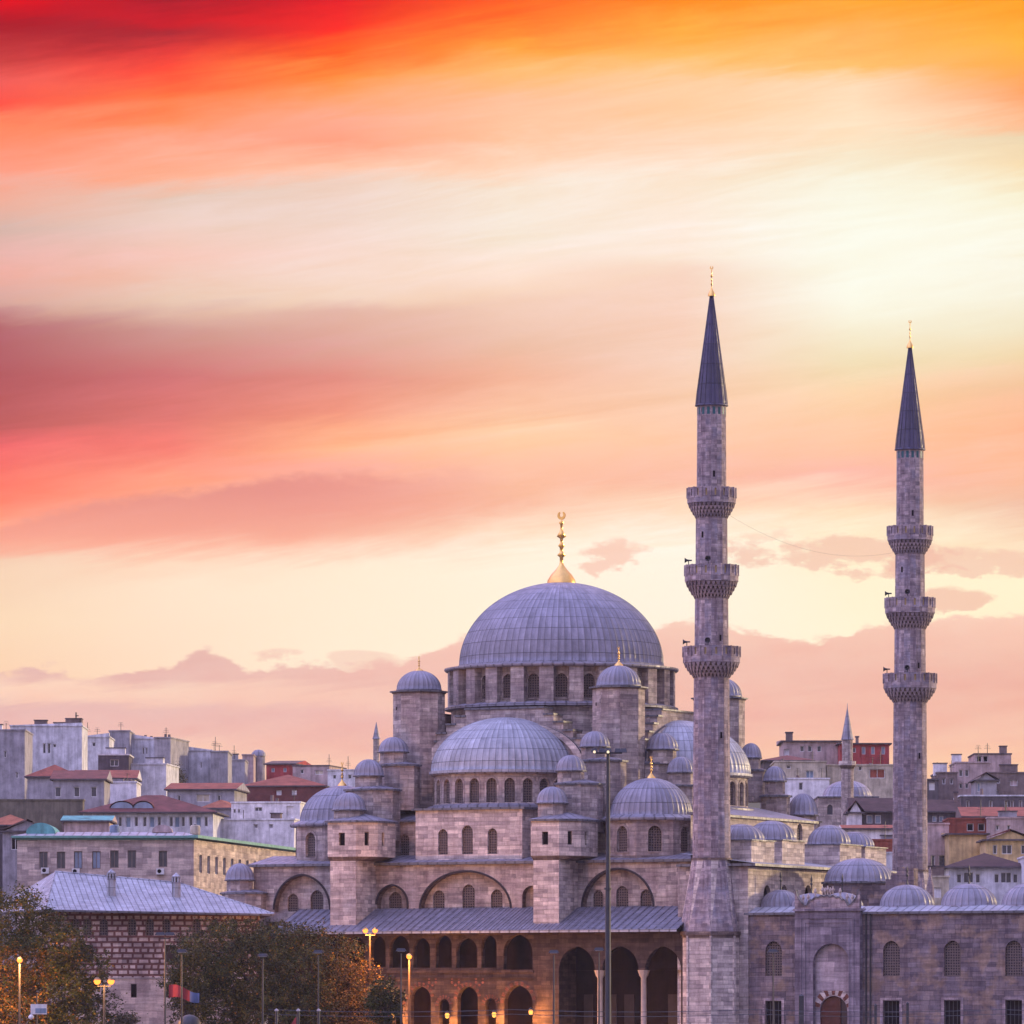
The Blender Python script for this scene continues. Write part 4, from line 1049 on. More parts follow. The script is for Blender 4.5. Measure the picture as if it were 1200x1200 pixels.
# courtyard side arcade seen beyond: big central dome, stepped screen and second dome row
uu, vv = U(1007, 14), 14.0; z = lambda py: Z(py, uu, vv)
m = MB(); m.prism(ring(uu, vv, 3.35, 8, pi/8), 0, z(1036), 'stone_court', 'lead'); m.prism(ring(uu, vv, 3.5, 8, pi/8), z(1036), z(1033.5), 'lead_dark', 'lead', bottom=True)
b = m.build('dome_base', CW)
d = MB(); dome_mesh(d, uu, vv, z(1033), 3.15, z(1006)-z(1033), 36, rows=12, ridge=.020, sheet=2, lip=.04); d.build('dome', b)
m = MB(); vv = 9.0; ux = U(1018, vv)
for k in range(6):
    m.box(ux+k*.55, ux+(k+1)*.55-.002, vv, vv+.5, 6, Z(1052, ux, vv)+k*.55, 'stone_court', 'lead')
m.box(ux+3.3, ux+4.4, vv, vv+1, 6, Z(1018, ux, vv), 'stone_court', 'lead')
m.build('stepped_screen', CW)
for px, yt in ((1046, 1022), (1080, 1030), (1090, 1016)):
    vv = 12.0; x = U(px, vv); m = MB(); m.lathe(x, vv, [(.4, 8), (.4, Z(1050, x, vv)), (.35, Z(1040, x, vv)), (.12, Z(yt+9, x, vv)), (.18, Z(yt+5, x, vv)), (.02, Z(yt, x, vv))], 8, 'stone_minaret'); m.build('chimney', CW)
# ------------------------------------------------------------------ generic placed buildings
def Wp(px, py, Y): return ((px-600)/F*Y, Y, CZ+(1200-py)/F*Y)
def bld(name, label, px0, px1, pyt, Y, depth=12, yaw=0, wall='plaster_white', roof='flat', rh=0, roofmat='tile_red', wins=None, base=None, trim=None, cat='building', over=.4, group=None, winmat='glass', frame='white_frame', ridge=.5, side_wins=None, chim=(), slope=None):
    """px0..px1 spans the front face at distance Y; yaw > 0 shows its right side"""
    xa, xb = (px0-600)/F*Y, (px1-600)/F*Y; w = (xb-xa)/cos(yaw)
    root = empty(name, (xa, Y, 0), -yaw if yaw >= 0 else -yaw, label, cat, group)
    # keep the front edge spanning px0..px1: rotate about its left end
    zb = (hill(xa, Y)-6) if base is None else base
    sc = F/Y; zt = CZ+(1200-pyt)/sc
    m = MB(); hs = []
    wins = wins or []
    for wn in wins:
        c, y0, y1, wp = wn[:4]
        s_ = (c-px0)/sc/cos(yaw); hs.append(rect(s_, CZ+(1200-y1)/sc, wp/sc, (y1-y0)/sc))
    m.panel((0,0), (w,0), zb, zt, hs, .22, wall)
    m2 = []
    sh = []
    if side_wins:
        for (f0, y0, y1, wd) in side_wins: sh.append(rect(f0*depth, CZ+(1200-y1)/sc, wd, (y1-y0)/sc))
    m.panel((w,0), (w,depth), zb, zt, sh, .22, wall)
    m.poly([(w,depth,zb), (0,depth,zb), (0,depth,zt), (w,depth,zt)], wall); m.poly([(0,depth,zb), (0,0,zb), (0,0,zt), (0,depth,zt)], wall)
    if roof == 'flat':
        m.poly([(0,0,zt-.3), (w,0,zt-.3), (w,depth,zt-.3), (0,depth,zt-.3)], 'plaster_dark')
        t_ = trim or wall
        for a in ((-.12,w+.12,-.12,.25),(-.12,w+.12,depth-.25,depth+.12)): m.box(*a, zt-.02, zt+.18, t_)
        m.box(-.12,.25,.25,depth-.25, zt-.02, zt+.178, t_); m.box(w-.25,w+.12,.25,depth-.25, zt-.02, zt+.178, t_)
        if slope:
            hl, hr = slope[0]/sc+.15, slope[1]/sc+.15
            m.poly([(0,-.01,zt), (w,-.01,zt), (w,-.01,zt+hr), (0,-.01,zt+hl)], wall); m.poly([(0,-.01,zt+hl), (w,-.01,zt+hr), (w,1.5,zt+hr), (0,1.5,zt+hl)], 'plaster_dark')
            m.poly([(w,1.5,zt), (0,1.5,zt), (0,1.5,zt+hl), (w,1.5,zt+hr)], wall); m.poly([(w,-.01,zt), (w,1.5,zt), (w,1.5,zt+hr), (w,-.01,zt+hr)], wall)
        wo = m.build('wall', root)
    else:
        wo = m.build('wall', root)
        r = MB(); o = over; H = rh/sc
        q = [(-o,-o), (w+o,-o), (w+o,depth+o), (-o,depth+o)]
        r.prism(q, zt-.02, zt+.16, trim or 'plaster_dark', None, bottom=True); z0 = zt+.16
        if roof == 'hip':
            k = min(w, depth)*ridge
            if w >= depth: a, b = (k*1.0, depth/2, z0+H), (w-k*1.0, depth/2, z0+H); F4 = [[q[0],q[1],b,a],[q[1],q[2],b],[q[2],q[3],a,b],[q[3],q[0],a]]
            else: a, b = (w/2, k, z0+H), (w/2, depth-k, z0+H); F4 = [[q[0],q[1],a],[q[1],q[2],b,a],[q[2],q[3],b],[q[3],q[0],a,b]]
            for f in F4: r.poly([(*p, z0) if len(p) == 2 else p for p in f], roofmat)
        elif roof == 'gable':       # ridge parallel to the front
            a, b = (-o, depth/2, z0+H), (w+o, depth/2, z0+H)
            r.poly([(*q[0],z0), (*q[1],z0), b, a], roofmat); r.poly([(*q[2],z0), (*q[3],z0), a, b], roofmat); r.poly([(*q[1],z0), (*q[2],z0), b], wall); r.poly([(*q[3],z0), (*q[0],z0), a], wall)
        elif roof == 'gable_front': # gable faces the viewer
            a, b = (w/2, -o, z0+H), (w/2, depth+o, z0+H)
            r.poly([(*q[1],z0), (*q[2],z0), b, a], roofmat); r.poly([(*q[3],z0), (*q[0],z0), a, b], roofmat); r.poly([(0,-.01,z0-.1), (w,-.01,z0-.1), (w/2,-.01,z0+H-.25)], wall)
            r.poly([(*q[0],z0), (w/2,-o,z0+H-.25), (w/2,-o,z0+H)], roofmat)
        elif roof == 'shed':
            r.poly([(*q[0],z0), (*q[1],z0), (*q[2],z0+H), (*q[3],z0+H)], roofmat); r.poly([(*q[2],z0), (*q[3],z0), (*q[3],z0+H), (*q[2],z0+H)], wall)
            r.poly([(*q[1],z0), (*q[2],z0), (*q[2],z0+H)], wall); r.poly([(*q[3],z0), (*q[0],z0), (*q[3],z0+H)], wall)
        ro = r.build('roof', root)
    rg = random.Random(int(px0*7+pyt))
    if roof == 'flat' and w > 2.5 and name != 'boundary_wall':
        for _ in range(rg.choice((1, 2, 2, 3))):
            kx = rg.uniform(.12, .85)*w; ky = rg.uniform(.5, depth*.6); ty = rg.random(); f_ = MB()
            if ty < .45:
                f_.prism(ring(kx, ky, .05, 5), zt-.3, zt+rg.uniform(1.2, 2.6), 'iron'); hh_ = zt+rg.uniform(.9, 1.2)
                for q_ in range(3): f_.box(kx-.5+.1*q_, kx+.5-.1*q_, ky-.02, ky+.02, hh_+.25*q_, hh_+.04+.25*q_, 'iron')
                f_.build('antenna', root)
            elif ty < .75:
                a_, b_ = rg.uniform(.5, 1.4), rg.uniform(.6, 1.5); f_.box(kx-a_, kx+a_, ky, ky+1.6, zt-.3, zt+b_, rg.choice(('plaster_grey', 'plaster_brown', 'plaster_white'))); f_.box(kx-a_-.1, kx+a_+.1, ky-.1, ky+1.7, zt+b_, zt+b_+.12, 'plaster_dark'); f_.build('rooftop_hut', root)
            else:
                f_.prism(ring(kx, ky, .22, 6), zt-.3, zt+rg.uniform(.5, 1.1), 'plaster_brown', 'void'); f_.build('chimney', root)
    for i, wn in enumerate(wins):
        mt = wn[4] if len(wn) > 4 else winmat
        pane(root, hs[i], (0,0), (1,0), .2, mt, frame=frame, fw=.09, bars=1 if (hs[i][1][0]-hs[i][0][0]) > .9 else None)
    for h in sh: pane(root, h, (w,0), (w,1), .2, winmat, frame=frame, fw=.09)
    for (cx_, yt_, cw_) in chim:
        c = MB(); s_ = (cx_-px0)/sc/cos(yaw); zq = CZ+(1200-yt_)/sc; hw = cw_/sc/2
        c.box(s_-hw, s_+hw, depth*.4, depth*.4+2*hw, zt-1, zq, 'plaster_brown'); c.box(s_-hw-.1, s_+hw+.1, depth*.4-.1, depth*.4+2*hw+.1, zq, zq+.2, 'plaster_dark')
        c.build('chimney', root)
    return root
def row(xs, y0, y1, w, *mt): return [(x, y0, y1, w, *mt) for x in xs]

# --- left side of the city
bld('apartment_block', 'weathered grey concrete block at the far left edge below the white gable', -20, 29, 856, 860, 14, 0, 'plaster_grey', wins=row([6], 880, 888, 3)+row([-6,20],905,912,3))
wb = bld('apartment_block', 'large white rendered block with one double window and a brick chimney stack, upper left', 12, 96, 851, 900, 12, 0, 'plaster_bluegrey', wins=row([52,57.5], 871, 883, 3.6)+row([64], 872, 876, 4), slope=(0,3))
m = MB(); s_ = F/900; m.box((76-12)/s_, (95-12)/s_, 1, 4, 30, CZ+(1200-842)/s_, 'plaster_brown'); m.box((75.5-12)/s_, (95.5-12)/s_, .9, 4.1, CZ+(1200-842)/s_, CZ+(1200-841)/s_, 'plaster_dark')
m.prism(ring((88-12)/s_, 2, .12, 5), CZ+(1200-842)/s_, CZ+(1200-834)/s_, 'iron'); m.box((87-12)/s_, (91-12)/s_, 1.9, 2.1, CZ+(1200-838.5)/s_, CZ+(1200-837.5)/s_, 'iron'); m.build('chimney', wb)
bld('apartment_block', 'grey-white wall with a ragged torn top edge beside the white block', 95, 128, 864, 930, 12, 0, 'plaster_bluegrey', wins=row([110],870,875,4), slope=(0,4))
bld('apartment_block', 'tall dark grey party wall on the left skyline', 128, 152, 857, 950, 12, 0, 'plaster_grey')
bld('apartment_block', 'pale blank block with one small double window on the left skyline', 152, 182, 866, 955, 9, .1, 'plaster_bluegrey', wins=row([168,172],876,884,2.4), slope=(5,0))
bld('apartment_block', 'narrow grey block with a raised corner at the end of the pale row', 181, 200, 865, 945, 14, .15, 'plaster_grey')
bld('apartment_block', 'long plain grey wall stepping down toward the bare tree', 199, 248, 880, 960, 9, .08, 'plaster_bluegrey', wins=row([236],893,900,2), slope=(7,0))
bld('apartment_block', 'grey end block closing the long plain wall', 247, 267, 881, 955, 14, 0, 'plaster_grey')
bld('apartment_block', 'low pale block between the grey wall and the round water tower', 266, 287, 891, 985, 12, 0, 'plaster_grey')
# round tower on the skyline
rt = empty('water_tower', (Wp(303, 900, 1020)[0], 1020, 0), 0, 'round domed tower on the far left skyline among grey blocks', 'tower')
m = MB(); m.lathe(0, 0, [(1.1, 20), (1.1, CZ+(1200-886)*1020/F)], 16, 'plaster_grey'); m.build('wall', rt)
m = MB(); z_ = CZ+(1200-886)*1020/F; m.lathe(0, 0, [(1.25, z_), (1.15, z_+.5), (.7, z_+.95), (.02, z_+1.1)], 16, 'lead'); m.build('dome', rt)
bld('townhouse', 'small mauve flat-topped house left of the round tower', 284, 297, 885, 1010, 10, 0, 'plaster_pink', wins=row([290],892,896,3))
bld('townhouse', 'red-walled house with dark roof right of the round tower', 312, 345, 896, 1000, 12, .2, 'plaster_red', roof='gable', rh=5, roofmat='tile_old', wins=row([320,334],900,905,4,'glass_pale'))
bld('townhouse', 'mauve house with one pale window near the small spire', 343, 386, 898, 990, 12, .2, 'plaster_pink', trim='plaster_dark', wins=row([374],903,908,10,'plaster_beige')+row([354],902,907,4))  # wide pane coloured beige
bld('townhouse', 'plain white terrace house under the small distant spire', 384, 425, 903, 980, 12, .2, 'plaster_white', wins=row([392,401,410],908,913,4))
# distant spire
sp = empty('distant_minaret', (Wp(441, 890, 1080)[0], 1080, 0), 0, 'slender far-off minaret spire left of the mosque towers', 'minaret')
m = MB(); zt_ = CZ+(1200-866)*1080/F; m.lathe(0, 0, [(.62, 30), (.55, zt_)], 10, 'stone', smooth=False); m.build('shaft', sp)
m = MB(); m.lathe(0, 0, [(.75, zt_), (.6, zt_+.3), (.03, CZ+(1200-846)*1080/F)], 10, 'lead', smooth=False); m.build('spire', sp)
# mid rows left
bld('townhouse', 'low house with wide tiled hip roof before the white block', 32, 92, 911, 840, 12, 0, 'plaster_grey', 'hip', 15, 'tile_red', wins=row([70],918,926,6,'plaster_redbrown'), ridge=.5)
bld('townhouse', 'grey house with long red tile roof and boxy rooftop room', 62, 122, 914, 815, 12, 0, 'plaster_grey', 'gable', 12, 'tile_maroon', wins=row([68,90,110],922,934,7))
rr_ = bld('townhouse', 'dark boxy rooftop house with white-edged flat roof beside the peeling wall', 115, 151, 885, 880, 10, 0, 'plaster_dark', trim='white_frame', wins=row([134],890,898,10), chim=())
bld('townhouse', 'house with narrow red roof directly under the boxy rooftop room', 88, 158, 913, 870, 10, 0, 'plaster_white', 'gable', 11, 'tile_red')
bld('apartment_block', 'peeling white wall with exposed yellow plaster right of the red roofs', 151, 195, 896, 885, 12, .1, 'plaster_bluegrey', wins=row([178],902,905,26,'plaster_beige')[:0])
bld('apartment_block', 'low white wall under the peeling wall', 120, 160, 917, 850, 10, 0, 'plaster_white')
bld('boundary_wall', 'long olive-brown hoarding wall across the left rooftops', -20, 97, 938, 790, 3, 0, 'plaster_olive', cat='wall')
bld('townhouse', 'old house with low mossy tile hip roof at far left under the hoarding', -20, 40, 968, 720, 12, 0, 'plaster_dark', 'hip', 13, 'tile_orange', wins=row([12],975,990,18,'void'))
bld('townhouse', 'grey gabled house with dark openings left of the stone office block', 3, 60, 975, 712, 10, 0, 'plaster_grey', 'gable_front', 14, 'tile_old', wins=row([18,44],980,996,10,'void'))
mh = bld('townhouse', 'long house with big maroon mansard roof, dormers and a ribbon of windows', 97, 250, 953, 760, 14, .05, 'plaster_bluegrey', 'hip', 22, 'tile_maroon', over=.6,
    wins=row([141,160,170,187,201,215,224,242],957,969,4.6)+row([150.5,178.5,208,233],957,970,6.6,'panel_blue'))
for cx_, w_ in ((142, 30), (167, 26)):                  # eyebrow dormers
    m = MB(); s_ = F/760; c = (cx_-97)/s_; zz_ = CZ+(1200-948)/s_; ww = w_/s_/2; N = 10
    for k in range(N):
        a, b = pi*k/N, pi*(k+1)/N
        m.poly([(c+ww*cos(a), .9, zz_+1.05*sin(a)), (c+ww*cos(b), .9, zz_+1.05*sin(b)), (c+ww*cos(b), 6, zz_+1.05*sin(b)+.1), (c+ww*cos(a), 6, zz_+1.05*sin(a)+.1)], 'tile_maroon')
        m.poly([(c, 1.0, zz_), (c+ww*.9*cos(a), 1.0, zz_+.9*sin(a)), (c+ww*.9*cos(b), 1.0, zz_+.9*sin(b))], 'glass_pale')
    m.build('dormer', mh)
bld('townhouse', 'pale lean-to with faded red roof between grey wall and white house', 196, 275, 926, 830, 12, .1, 'plaster_grey', 'gable', 9, 'tile_red', wins=row([238],931,940,16,'plaster_beige')+row([210,257],932,940,4))
bld('townhouse', 'house with small bright orange-red hip roof beside the white cube house', 238, 274, 948, 800, 10, .1, 'plaster_grey', 'hip', 10, 'tile_orange')
bld('townhouse', 'white cube house with small dark windows below the broad maroon roof', 271, 352, 941, 790, 10, .1, 'plaster_white', wins=row([303],946,951,9)+row([275,280],948,953,3)+row([340],945,958,8,'plaster_white'))
bld('townhouse', 'house with the broadest two-tone maroon hip roof behind the white cube', 283, 382, 922, 850, 14, .06, 'tile_maroon', 'hip', 15, 'tile_red', over=.2, ridge=.55, wins=row([327,345],926,932,6,'plaster_white'))
bld('apartment_block', 'long low white building behind the green-edged office roof', 258, 345, 961, 770, 10, .1, 'plaster_white', wins=row([300,318],966,971,5,'plaster_grey'))
bld('townhouse', 'small stone outbuilding with teal sheet roof on the office roofline', 75, 128, 963, 705, 8, 0, 'plaster_pink', 'gable', 7, 'sheet_teal', chim=((72, 958, 4),))
# bare tree on the slope is built with the trees
# stone office block with copper edge
ob = bld('office_building', 'long beige stone office block with green copper roof edge and tall windows', 20, 227, 984, 660, 40, 0, 'office_stone', base=-1, trim='copper', frame='plaster_brown',
    wins=row([51,71.5], 998, 1018, 10)+row([91.5,113,134,154.5], 997.5, 1018, 10, 'glass_pale')[:2]+row([134,154.5], 996.5, 1017, 10)+row([191], 997, 1016, 10)+row([51,71.5,113,154.5,191],1040,1060,10))
s_ = F/660
# the right wing recedes; it meets the front block at its corner
rw = MB(); a_ = atan2((335-227)/s_, 62.0); wx = (227-20)/s_; ztop_ = CZ+(1200-984)/s_; LnW = 64.0
p0 = (wx+.003, -.003); p1 = (wx+LnW*sin(a_)*1.16, LnW*cos(a_)); hs = []
for rowz in (0, 1):
    for k in range(16):
        hs.append(rect(3.2+k*3.75, ztop_-3.1-rowz*4.1-.4, 1.25, 1.95))
rw.panel(p0, p1, -1, ztop_, hs, .25, 'office_stone')
r_o = rw.build('wing_wall', ob)
for h in hs: pane(r_o, h, p0, p1, .22, 'glass', frame='plaster_bluegrey', fw=.07)
rw = MB(); dn = Vector((p1[0]-p0[0], p1[1]-p0[1])).normalized(); nn = Vector((dn.y, -dn.x))
cq = [(p0[0]+nn.x*.5, p0[1]+nn.y*.5-.5), (p1[0]+nn.x*.5, p1[1]+nn.y*.5), (p1[0]-nn.x*3, p1[1]-nn.y*3), (p0[0]-nn.x*3, p0[1]+1)]
rw.prism(cq, ztop_+.185, ztop_+.5, 'copper', 'lead', bottom=True)
rw.prism([(-.6,-.6), (wx+.5,-.6), (wx+.5, 12), (-.6, 12)], ztop_+.19, ztop_+.42, 'copper', None, bottom=True)
rw.prism([(-.5,-.5), (wx+.4,-.5), (wx+.4, 12), (-.5, 12)], ztop_+.42, ztop_+.95, 'lead_light', 'lead', pts2=[(1.6,4), (wx-1.3,4), (wx-1.3, 9), (1.6, 9)])
rw.build('roof_edge', ob)
for px_, py_ in ((53, 1020), (89, 1021), (188, 1021)):
    m = MB(); c = (px_-20)/s_; z_ = CZ+(1200-py_)/s_; m.box(c-.42, c+.42, -.4, -.02, z_-.35, z_+.3, 'white_frame')
    P_ = [(c-.1+.22*cos(2*pi*k/12), -.405, z_+.22*sin(2*pi*k/12)) for k in range(12)]; m.poly(P_, 'void'); m.build('air_conditioner', ob)
m = MB(); N = 14; c = (46-20)/s_                         # little vault on the roof
for k in range(N):
    a, b = pi*k/N, pi*(k+1)/N; m.poly([(c+1.6*cos(a), 2, ztop_+.7+1.2*sin(a)), (c+1.6*cos(b), 2, ztop_+.7+1.2*sin(b)), (c+1.6*cos(b), 10, ztop_+.7+1.2*sin(b)), (c+1.6*cos(a), 10, ztop_+.7+1.2*sin(a))], 'sheet_teal')
m.poly([(c+1.6*cos(pi*k/N), 2, ztop_+.7+1.2*sin(pi*k/N)) for k in range(N+1)], 'sheet_teal'); m.build('roof_vault', ob)
m = MB(); c = (188-20)/s_
m.poly([(c+1.1*cos(pi*k/N), 3, ztop_+.92+.8*sin(pi*k/N)) for k in range(N+1)], 'plaster_pink')
for k in range(N):
    a, b = pi*k/N, pi*(k+1)/N; m.poly([(c+1.1*cos(a), 3, ztop_+.92+.8*sin(a)), (c+1.1*cos(b), 3, ztop_+.92+.8*sin(b)), (c+1.1*cos(b), 5, ztop_+.92+.8*sin(b)), (c+1.1*cos(a), 5, ztop_+.92+.8*sin(a))], 'plaster_pink')
m.build('roof_vault', ob)
# rooftop clutter: tanks
for px_, col_, lab in ((137, 'panel_blue', 'blue plastic barrel on the office roof by the teal outbuilding'), (231, 'plaster_beige', 'pale water tank on the office roof near its corner')):
    t_ = empty('water_tank', (Wp(px_, 0, 668)[0], 664, CZ+(1200-976)/F*660-.2), 0, lab, 'water tank')
    m = MB(); m.lathe(0, 0, [(.02, .1), (.5, .1), (.55, .3), (.55, 1.0), (.45, 1.15), (.15, 1.2)], 14, col_); m.build('tank', t_); m = MB(); m.lathe(0, 0, [(.16, 1.18), (.16, 1.26), (.01, 1.27)], 10, 'iron'); m.build('lid', t_)

# --- sultan's pavilion with hip roof
YP = 556; yawp = -R(14)
def Pv(px): return (px-600)/F*YP
pvx = Pv(60); s_ = F/YP
PV = empty('pavilion', (Pv(60), YP, 0), R(8), 'stone and brick striped pavilion with wide silvery hip roof among the trees', 'building')
w = (Pv(303)-Pv(60))/cos(R(8)); dpt = 13.0
zP = lambda py: CZ+(1200-py)/s_
m = MB(); hs = []; infill = []
sx_ = lambda px: (Pv(px)-pvx)/cos(R(8))
for px in (88, 102, 121, 154, 174.5, 194, 229, 250, 272): hs.append(arch(sx_(px), zP(1096), .78, 1.55)); infill.append('grille')
for px, wd in ((96, 26), (199, 13), (232, 12)): hs.append(rect(sx_(px), zP(1128), wd/s_, 21/s_)); infill.append('wood_dark')
for px in (156, 194.5): hs.append(rect(sx_(px), zP(1169), .55, 1.25)); infill.append('void')
zsplit = zP(1146)
m.panel((0,0), (w,0), zsplit, zP(1069), [h for h in hs if h[0][1] > zsplit], .25, 'banded')
m.panel((0,-.02), (w,-.02), 0, zsplit, [h for h in hs if h[0][1] < zsplit], .25, 'office_stone')
m.box(0, w, -.09, -.021, zsplit-.06, zsplit+.06, 'stone_light')
m.poly([(w,0,0), (w,dpt,0), (w,dpt,zP(1069)), (w,0,zP(1069))], 'banded'); m.poly([(0,dpt,0), (0,0,0), (0,0,zP(1069)), (0,dpt,zP(1069))], 'banded'); m.poly([(w,dpt,0), (0,dpt,0), (0,dpt,zP(1069)), (w,dpt,zP(1069))], 'banded')
pwl = m.build('wall', PV)
for h, mt in zip(hs, infill): pane(pwl, h, (0,0), (1,0), .21, mt, frame='stone_dark', fw=.06)
m = MB(); o = 1.3; ze_ = zP(1066)
q = [(-2.6,-o), (w+1.2,-o), (w+1.2,dpt+o), (-2.6,dpt+o)]
ra, rb = (sx_(70), dpt/2, zP(1027)+.6), (sx_(214), dpt/2, zP(1037)+.4)
q3 = [(*p, ze_) for p in q]
q3[0] = (sx_(80)-2.2, -o, ze_); q3[3] = (-5, dpt+o, ze_); q3[1] = (q[1][0], q[1][1], ze_-.35); q3[2] = (q[2][0], q[2][1], ze_-.35)
m.poly([q3[0], q3[1], rb, ra], 'lead_light', sc=1.9); m.poly([q3[1], q3[2], rb], 'lead_light', sc=1.9); m.poly([q3[2], q3[3], ra, rb], 'lead_light', sc=1.9); m.poly([q3[3], q3[0], ra], 'lead_light', sc=1.9)
for a, b in ((q3[0], q3[1]), (q3[1], q3[2]), (q3[3], q3[0])):
    m.poly([(a[0],a[1],a[2]-.18), (b[0],b[1],b[2]-.18), b, a], 'lead_dark')
m.poly([(p[0],p[1],p[2]-.18) for p in reversed(q3)], 'wood_dark')
for a, b in ((q3[0], ra), (ra, rb), (rb, q3[1])):       # ridge and hip rolls
    A_, B_ = Vector(a), Vector(b); d = (B_-A_).normalized(); sd = d.cross(Vector((0,0,1))).normalized()*.09; up = Vector((0,0,.09))
    m.poly([A_-sd, A_+up, B_+up, B_-sd], 'lead_light'); m.poly([A_+up, A_+sd, B_+sd, B_+up], 'lead_light')
m.build('roof', PV)
for px, yt, yb in ((132.5, 1017, 1055), (208.5, 1021, 1057)):
    m = MB(); c = sx_(px); yy = dpt*.22; r_ = .42
    m.prism(ring(c, yy, r_, 8, pi/8), zP(yb)-.8, zP(yt+13), 'lead_light', None)
    m.prism(ring(c, yy, r_*1.1, 8, pi/8), zP(yt+13), zP(yt+11.5), 'lead', 'lead', bottom=True)
    m.prism(ring(c, yy, r_*.6, 8, pi/8), zP(yt+11.5), zP(yt+6), 'void', None)
    for k in range(8):
        a = pi/8+2*pi*k/8; m.prism(ring(c+r_*.85*cos(a), yy+r_*.85*sin(a), .1, 4), zP(yt+11.5), zP(yt+6), 'lead_light')
    m.prism(ring(c, yy, r_, 8, pi/8), zP(yt+6), zP(yt+4.5), 'lead_light', None, bottom=True); m.pyramid(ring(c, yy, r_, 8, pi/8), zP(yt+4.5), (c, yy, zP(yt)), 'lead_light')
    m.build('chimney', PV)

# --- right side of the city
bld('apartment_block', 'red flat-roofed block with a dark square chimney on the right skyline', 984, 1042, 872, 900, 14, 0, 'plaster_red', 'shed', 3, 'tile_old', wins=row([994,1012,1023,1035],875,884,4.5,'glass_pale')+row([1001],876,882,4), chim=((1007, 862, 3.5),))
bld('apartment_block', 'mauve-grey upper storey joined to the red block, with dark windows', 918, 984, 869, 905, 14, 0, 'plaster_pink', 'shed', 4, 'plaster_dark', wins=row([940,949,960],874,881,5)+row([922],878,886,6,'plaster_white'), chim=((927, 857, 8),))
bld('townhouse', 'low house with small dull red hip roof below the red block', 895, 952, 892, 880, 12, 0, 'plaster_dark', 'hip', 7, 'tile_maroon')
bld('apartment_block', 'cream block with two small windows behind the little domed mosque', 908, 968, 893, 860, 14, 0, 'plaster_beige', wins=row([924],897,901,5)+row([949],903,912,9,'panel_blue'))
bld('apartment_block', 'cream terrace to the right of the slim minaret, with a magenta panel', 966, 1048, 897, 865, 14, 0, 'plaster_beige', wins=row([967,1008],898,903,4)+row([1028],901,912,18,'plaster_redbrown'))
bld('apartment_block', 'white low block with one tall dark window left of the little domed mosque', 920, 972, 913, 830, 12, 0, 'plaster_white', wins=row([938.5],917,926,5))
sm_ = empty('small_mosque', (Wp(998, 0, 780)[0], 790, 0), 0, 'small distant mosque with single mauve dome beside the slim minaret', 'mosque')
s_ = F/780; zq = lambda py: CZ+(1200-py)/s_
m = MB(); hs = [arch((975-961)/s_, zq(953), .7, 1.3)]
m.panel((-37/s_, -5), (34/s_, -5), 5, zq(933), hs, .2, 'stone'); m.box(-37/s_, 34/s_, -4.79, 5, 5, zq(933)-.01, 'stone', 'lead'); m.box(-38/s_, 35/s_, -5.2, 5.2, zq(933), zq(931.5), 'lead_dark', 'lead')
wl_ = m.build('wall', sm_); pane(wl_, hs[0], (-37/s_, -5), (1, -5), .18, 'glass')
m = MB(); dome_mesh(m, 0, 0, zq(931), 29/s_, 20/s_, 28, rows=10); m.build('dome', sm_)
mm = empty('slim_minaret', (Wp(993, 0, 770)[0], 770, 0), 0, 'slim single-balcony minaret in front of the small domed mosque', 'minaret')
s_ = F/770; zq = lambda py: CZ+(1200-py)/s_
m = MB(); m.prism(ring(0,0,.78,12), 5, zq(900), 'stone'); m.prism(ring(0,0,.68,12), zq(894), zq(867), 'stone'); m.build('shaft', mm)
m = MB(); m.prism(ring(0,0,.8,12), zq(901), zq(897), 'stone_dark', None, pts2=ring(0,0,1.05,12)); m.prism(ring(0,0,1.1,12), zq(897), zq(892), 'stone_light', 'stone', bottom=True); m.build('balcony', mm)
m = MB(); m.lathe(0, 0, [(.82, zq(867)), (.72, zq(864)), (.05, zq(830)), (.02, zq(824))], 12, 'lead', smooth=False); m.build('spire', mm)
bld('townhouse', 'house with white gable end and steep dark roof beside the far minaret', 1000, 1048, 952, 735, 9, -.0, 'plaster_dark', 'gable', 17, 'tile_dark', over=.5, wins=row([1019,1029],955,965,7,'glass_pale'), chim=((1041, 941, 5),))
wg = bld('townhouse', 'small white gabled front just left of the steep dark roof', 995, 1010, 953, 732, 6, 0, 'plaster_white', 'gable_front', 14, 'tile_dark')
bld('shop_row', 'low red-roofed row under the dark-roofed house, with white fascia', 990, 1050, 972, 715, 8, 0, 'plaster_white', 'gable', 5, 'tile_red', cat='building')
bld('shop_row', 'dull red-brown shed wall below the white fascia row', 1014, 1050, 985, 700, 8, 0, 'plaster_redbrown', cat='building')
bld('shop_row', 'pale bluish wall at the foot of the far minaret', 1030, 1052, 1000, 690, 6, 0, 'plaster_bluegrey', cat='building')
bld('apartment_block', 'beige top storey with dark wide window, highest on the right skyline', 1142, 1185, 884, 900, 12, 0, 'plaster_pink', trim='plaster_dark', wins=row([1147.5,1155],886,893,6,'void'))
bld('apartment_block', 'mauve block with four square windows below the highest right storey', 1120, 1160, 894, 880, 12, 0, 'plaster_pink', wins=row([1126,1133],902,910,4.5)+row([1126,1133],918,924,4))
bld('apartment_block', 'brown narrow block with flat top at the left of the mauve block', 1098, 1122, 906, 870, 12, 0, 'plaster_brown', wins=row([1106,1115],912,919,4,'plaster_dark'))
bld('apartment_block', 'thin dark building with a pale window right of the far minaret', 1086, 1100, 914, 860, 8, 0, 'plaster_dark', wins=row([1092],917,926,7,'white_frame'))  # pane coloured white
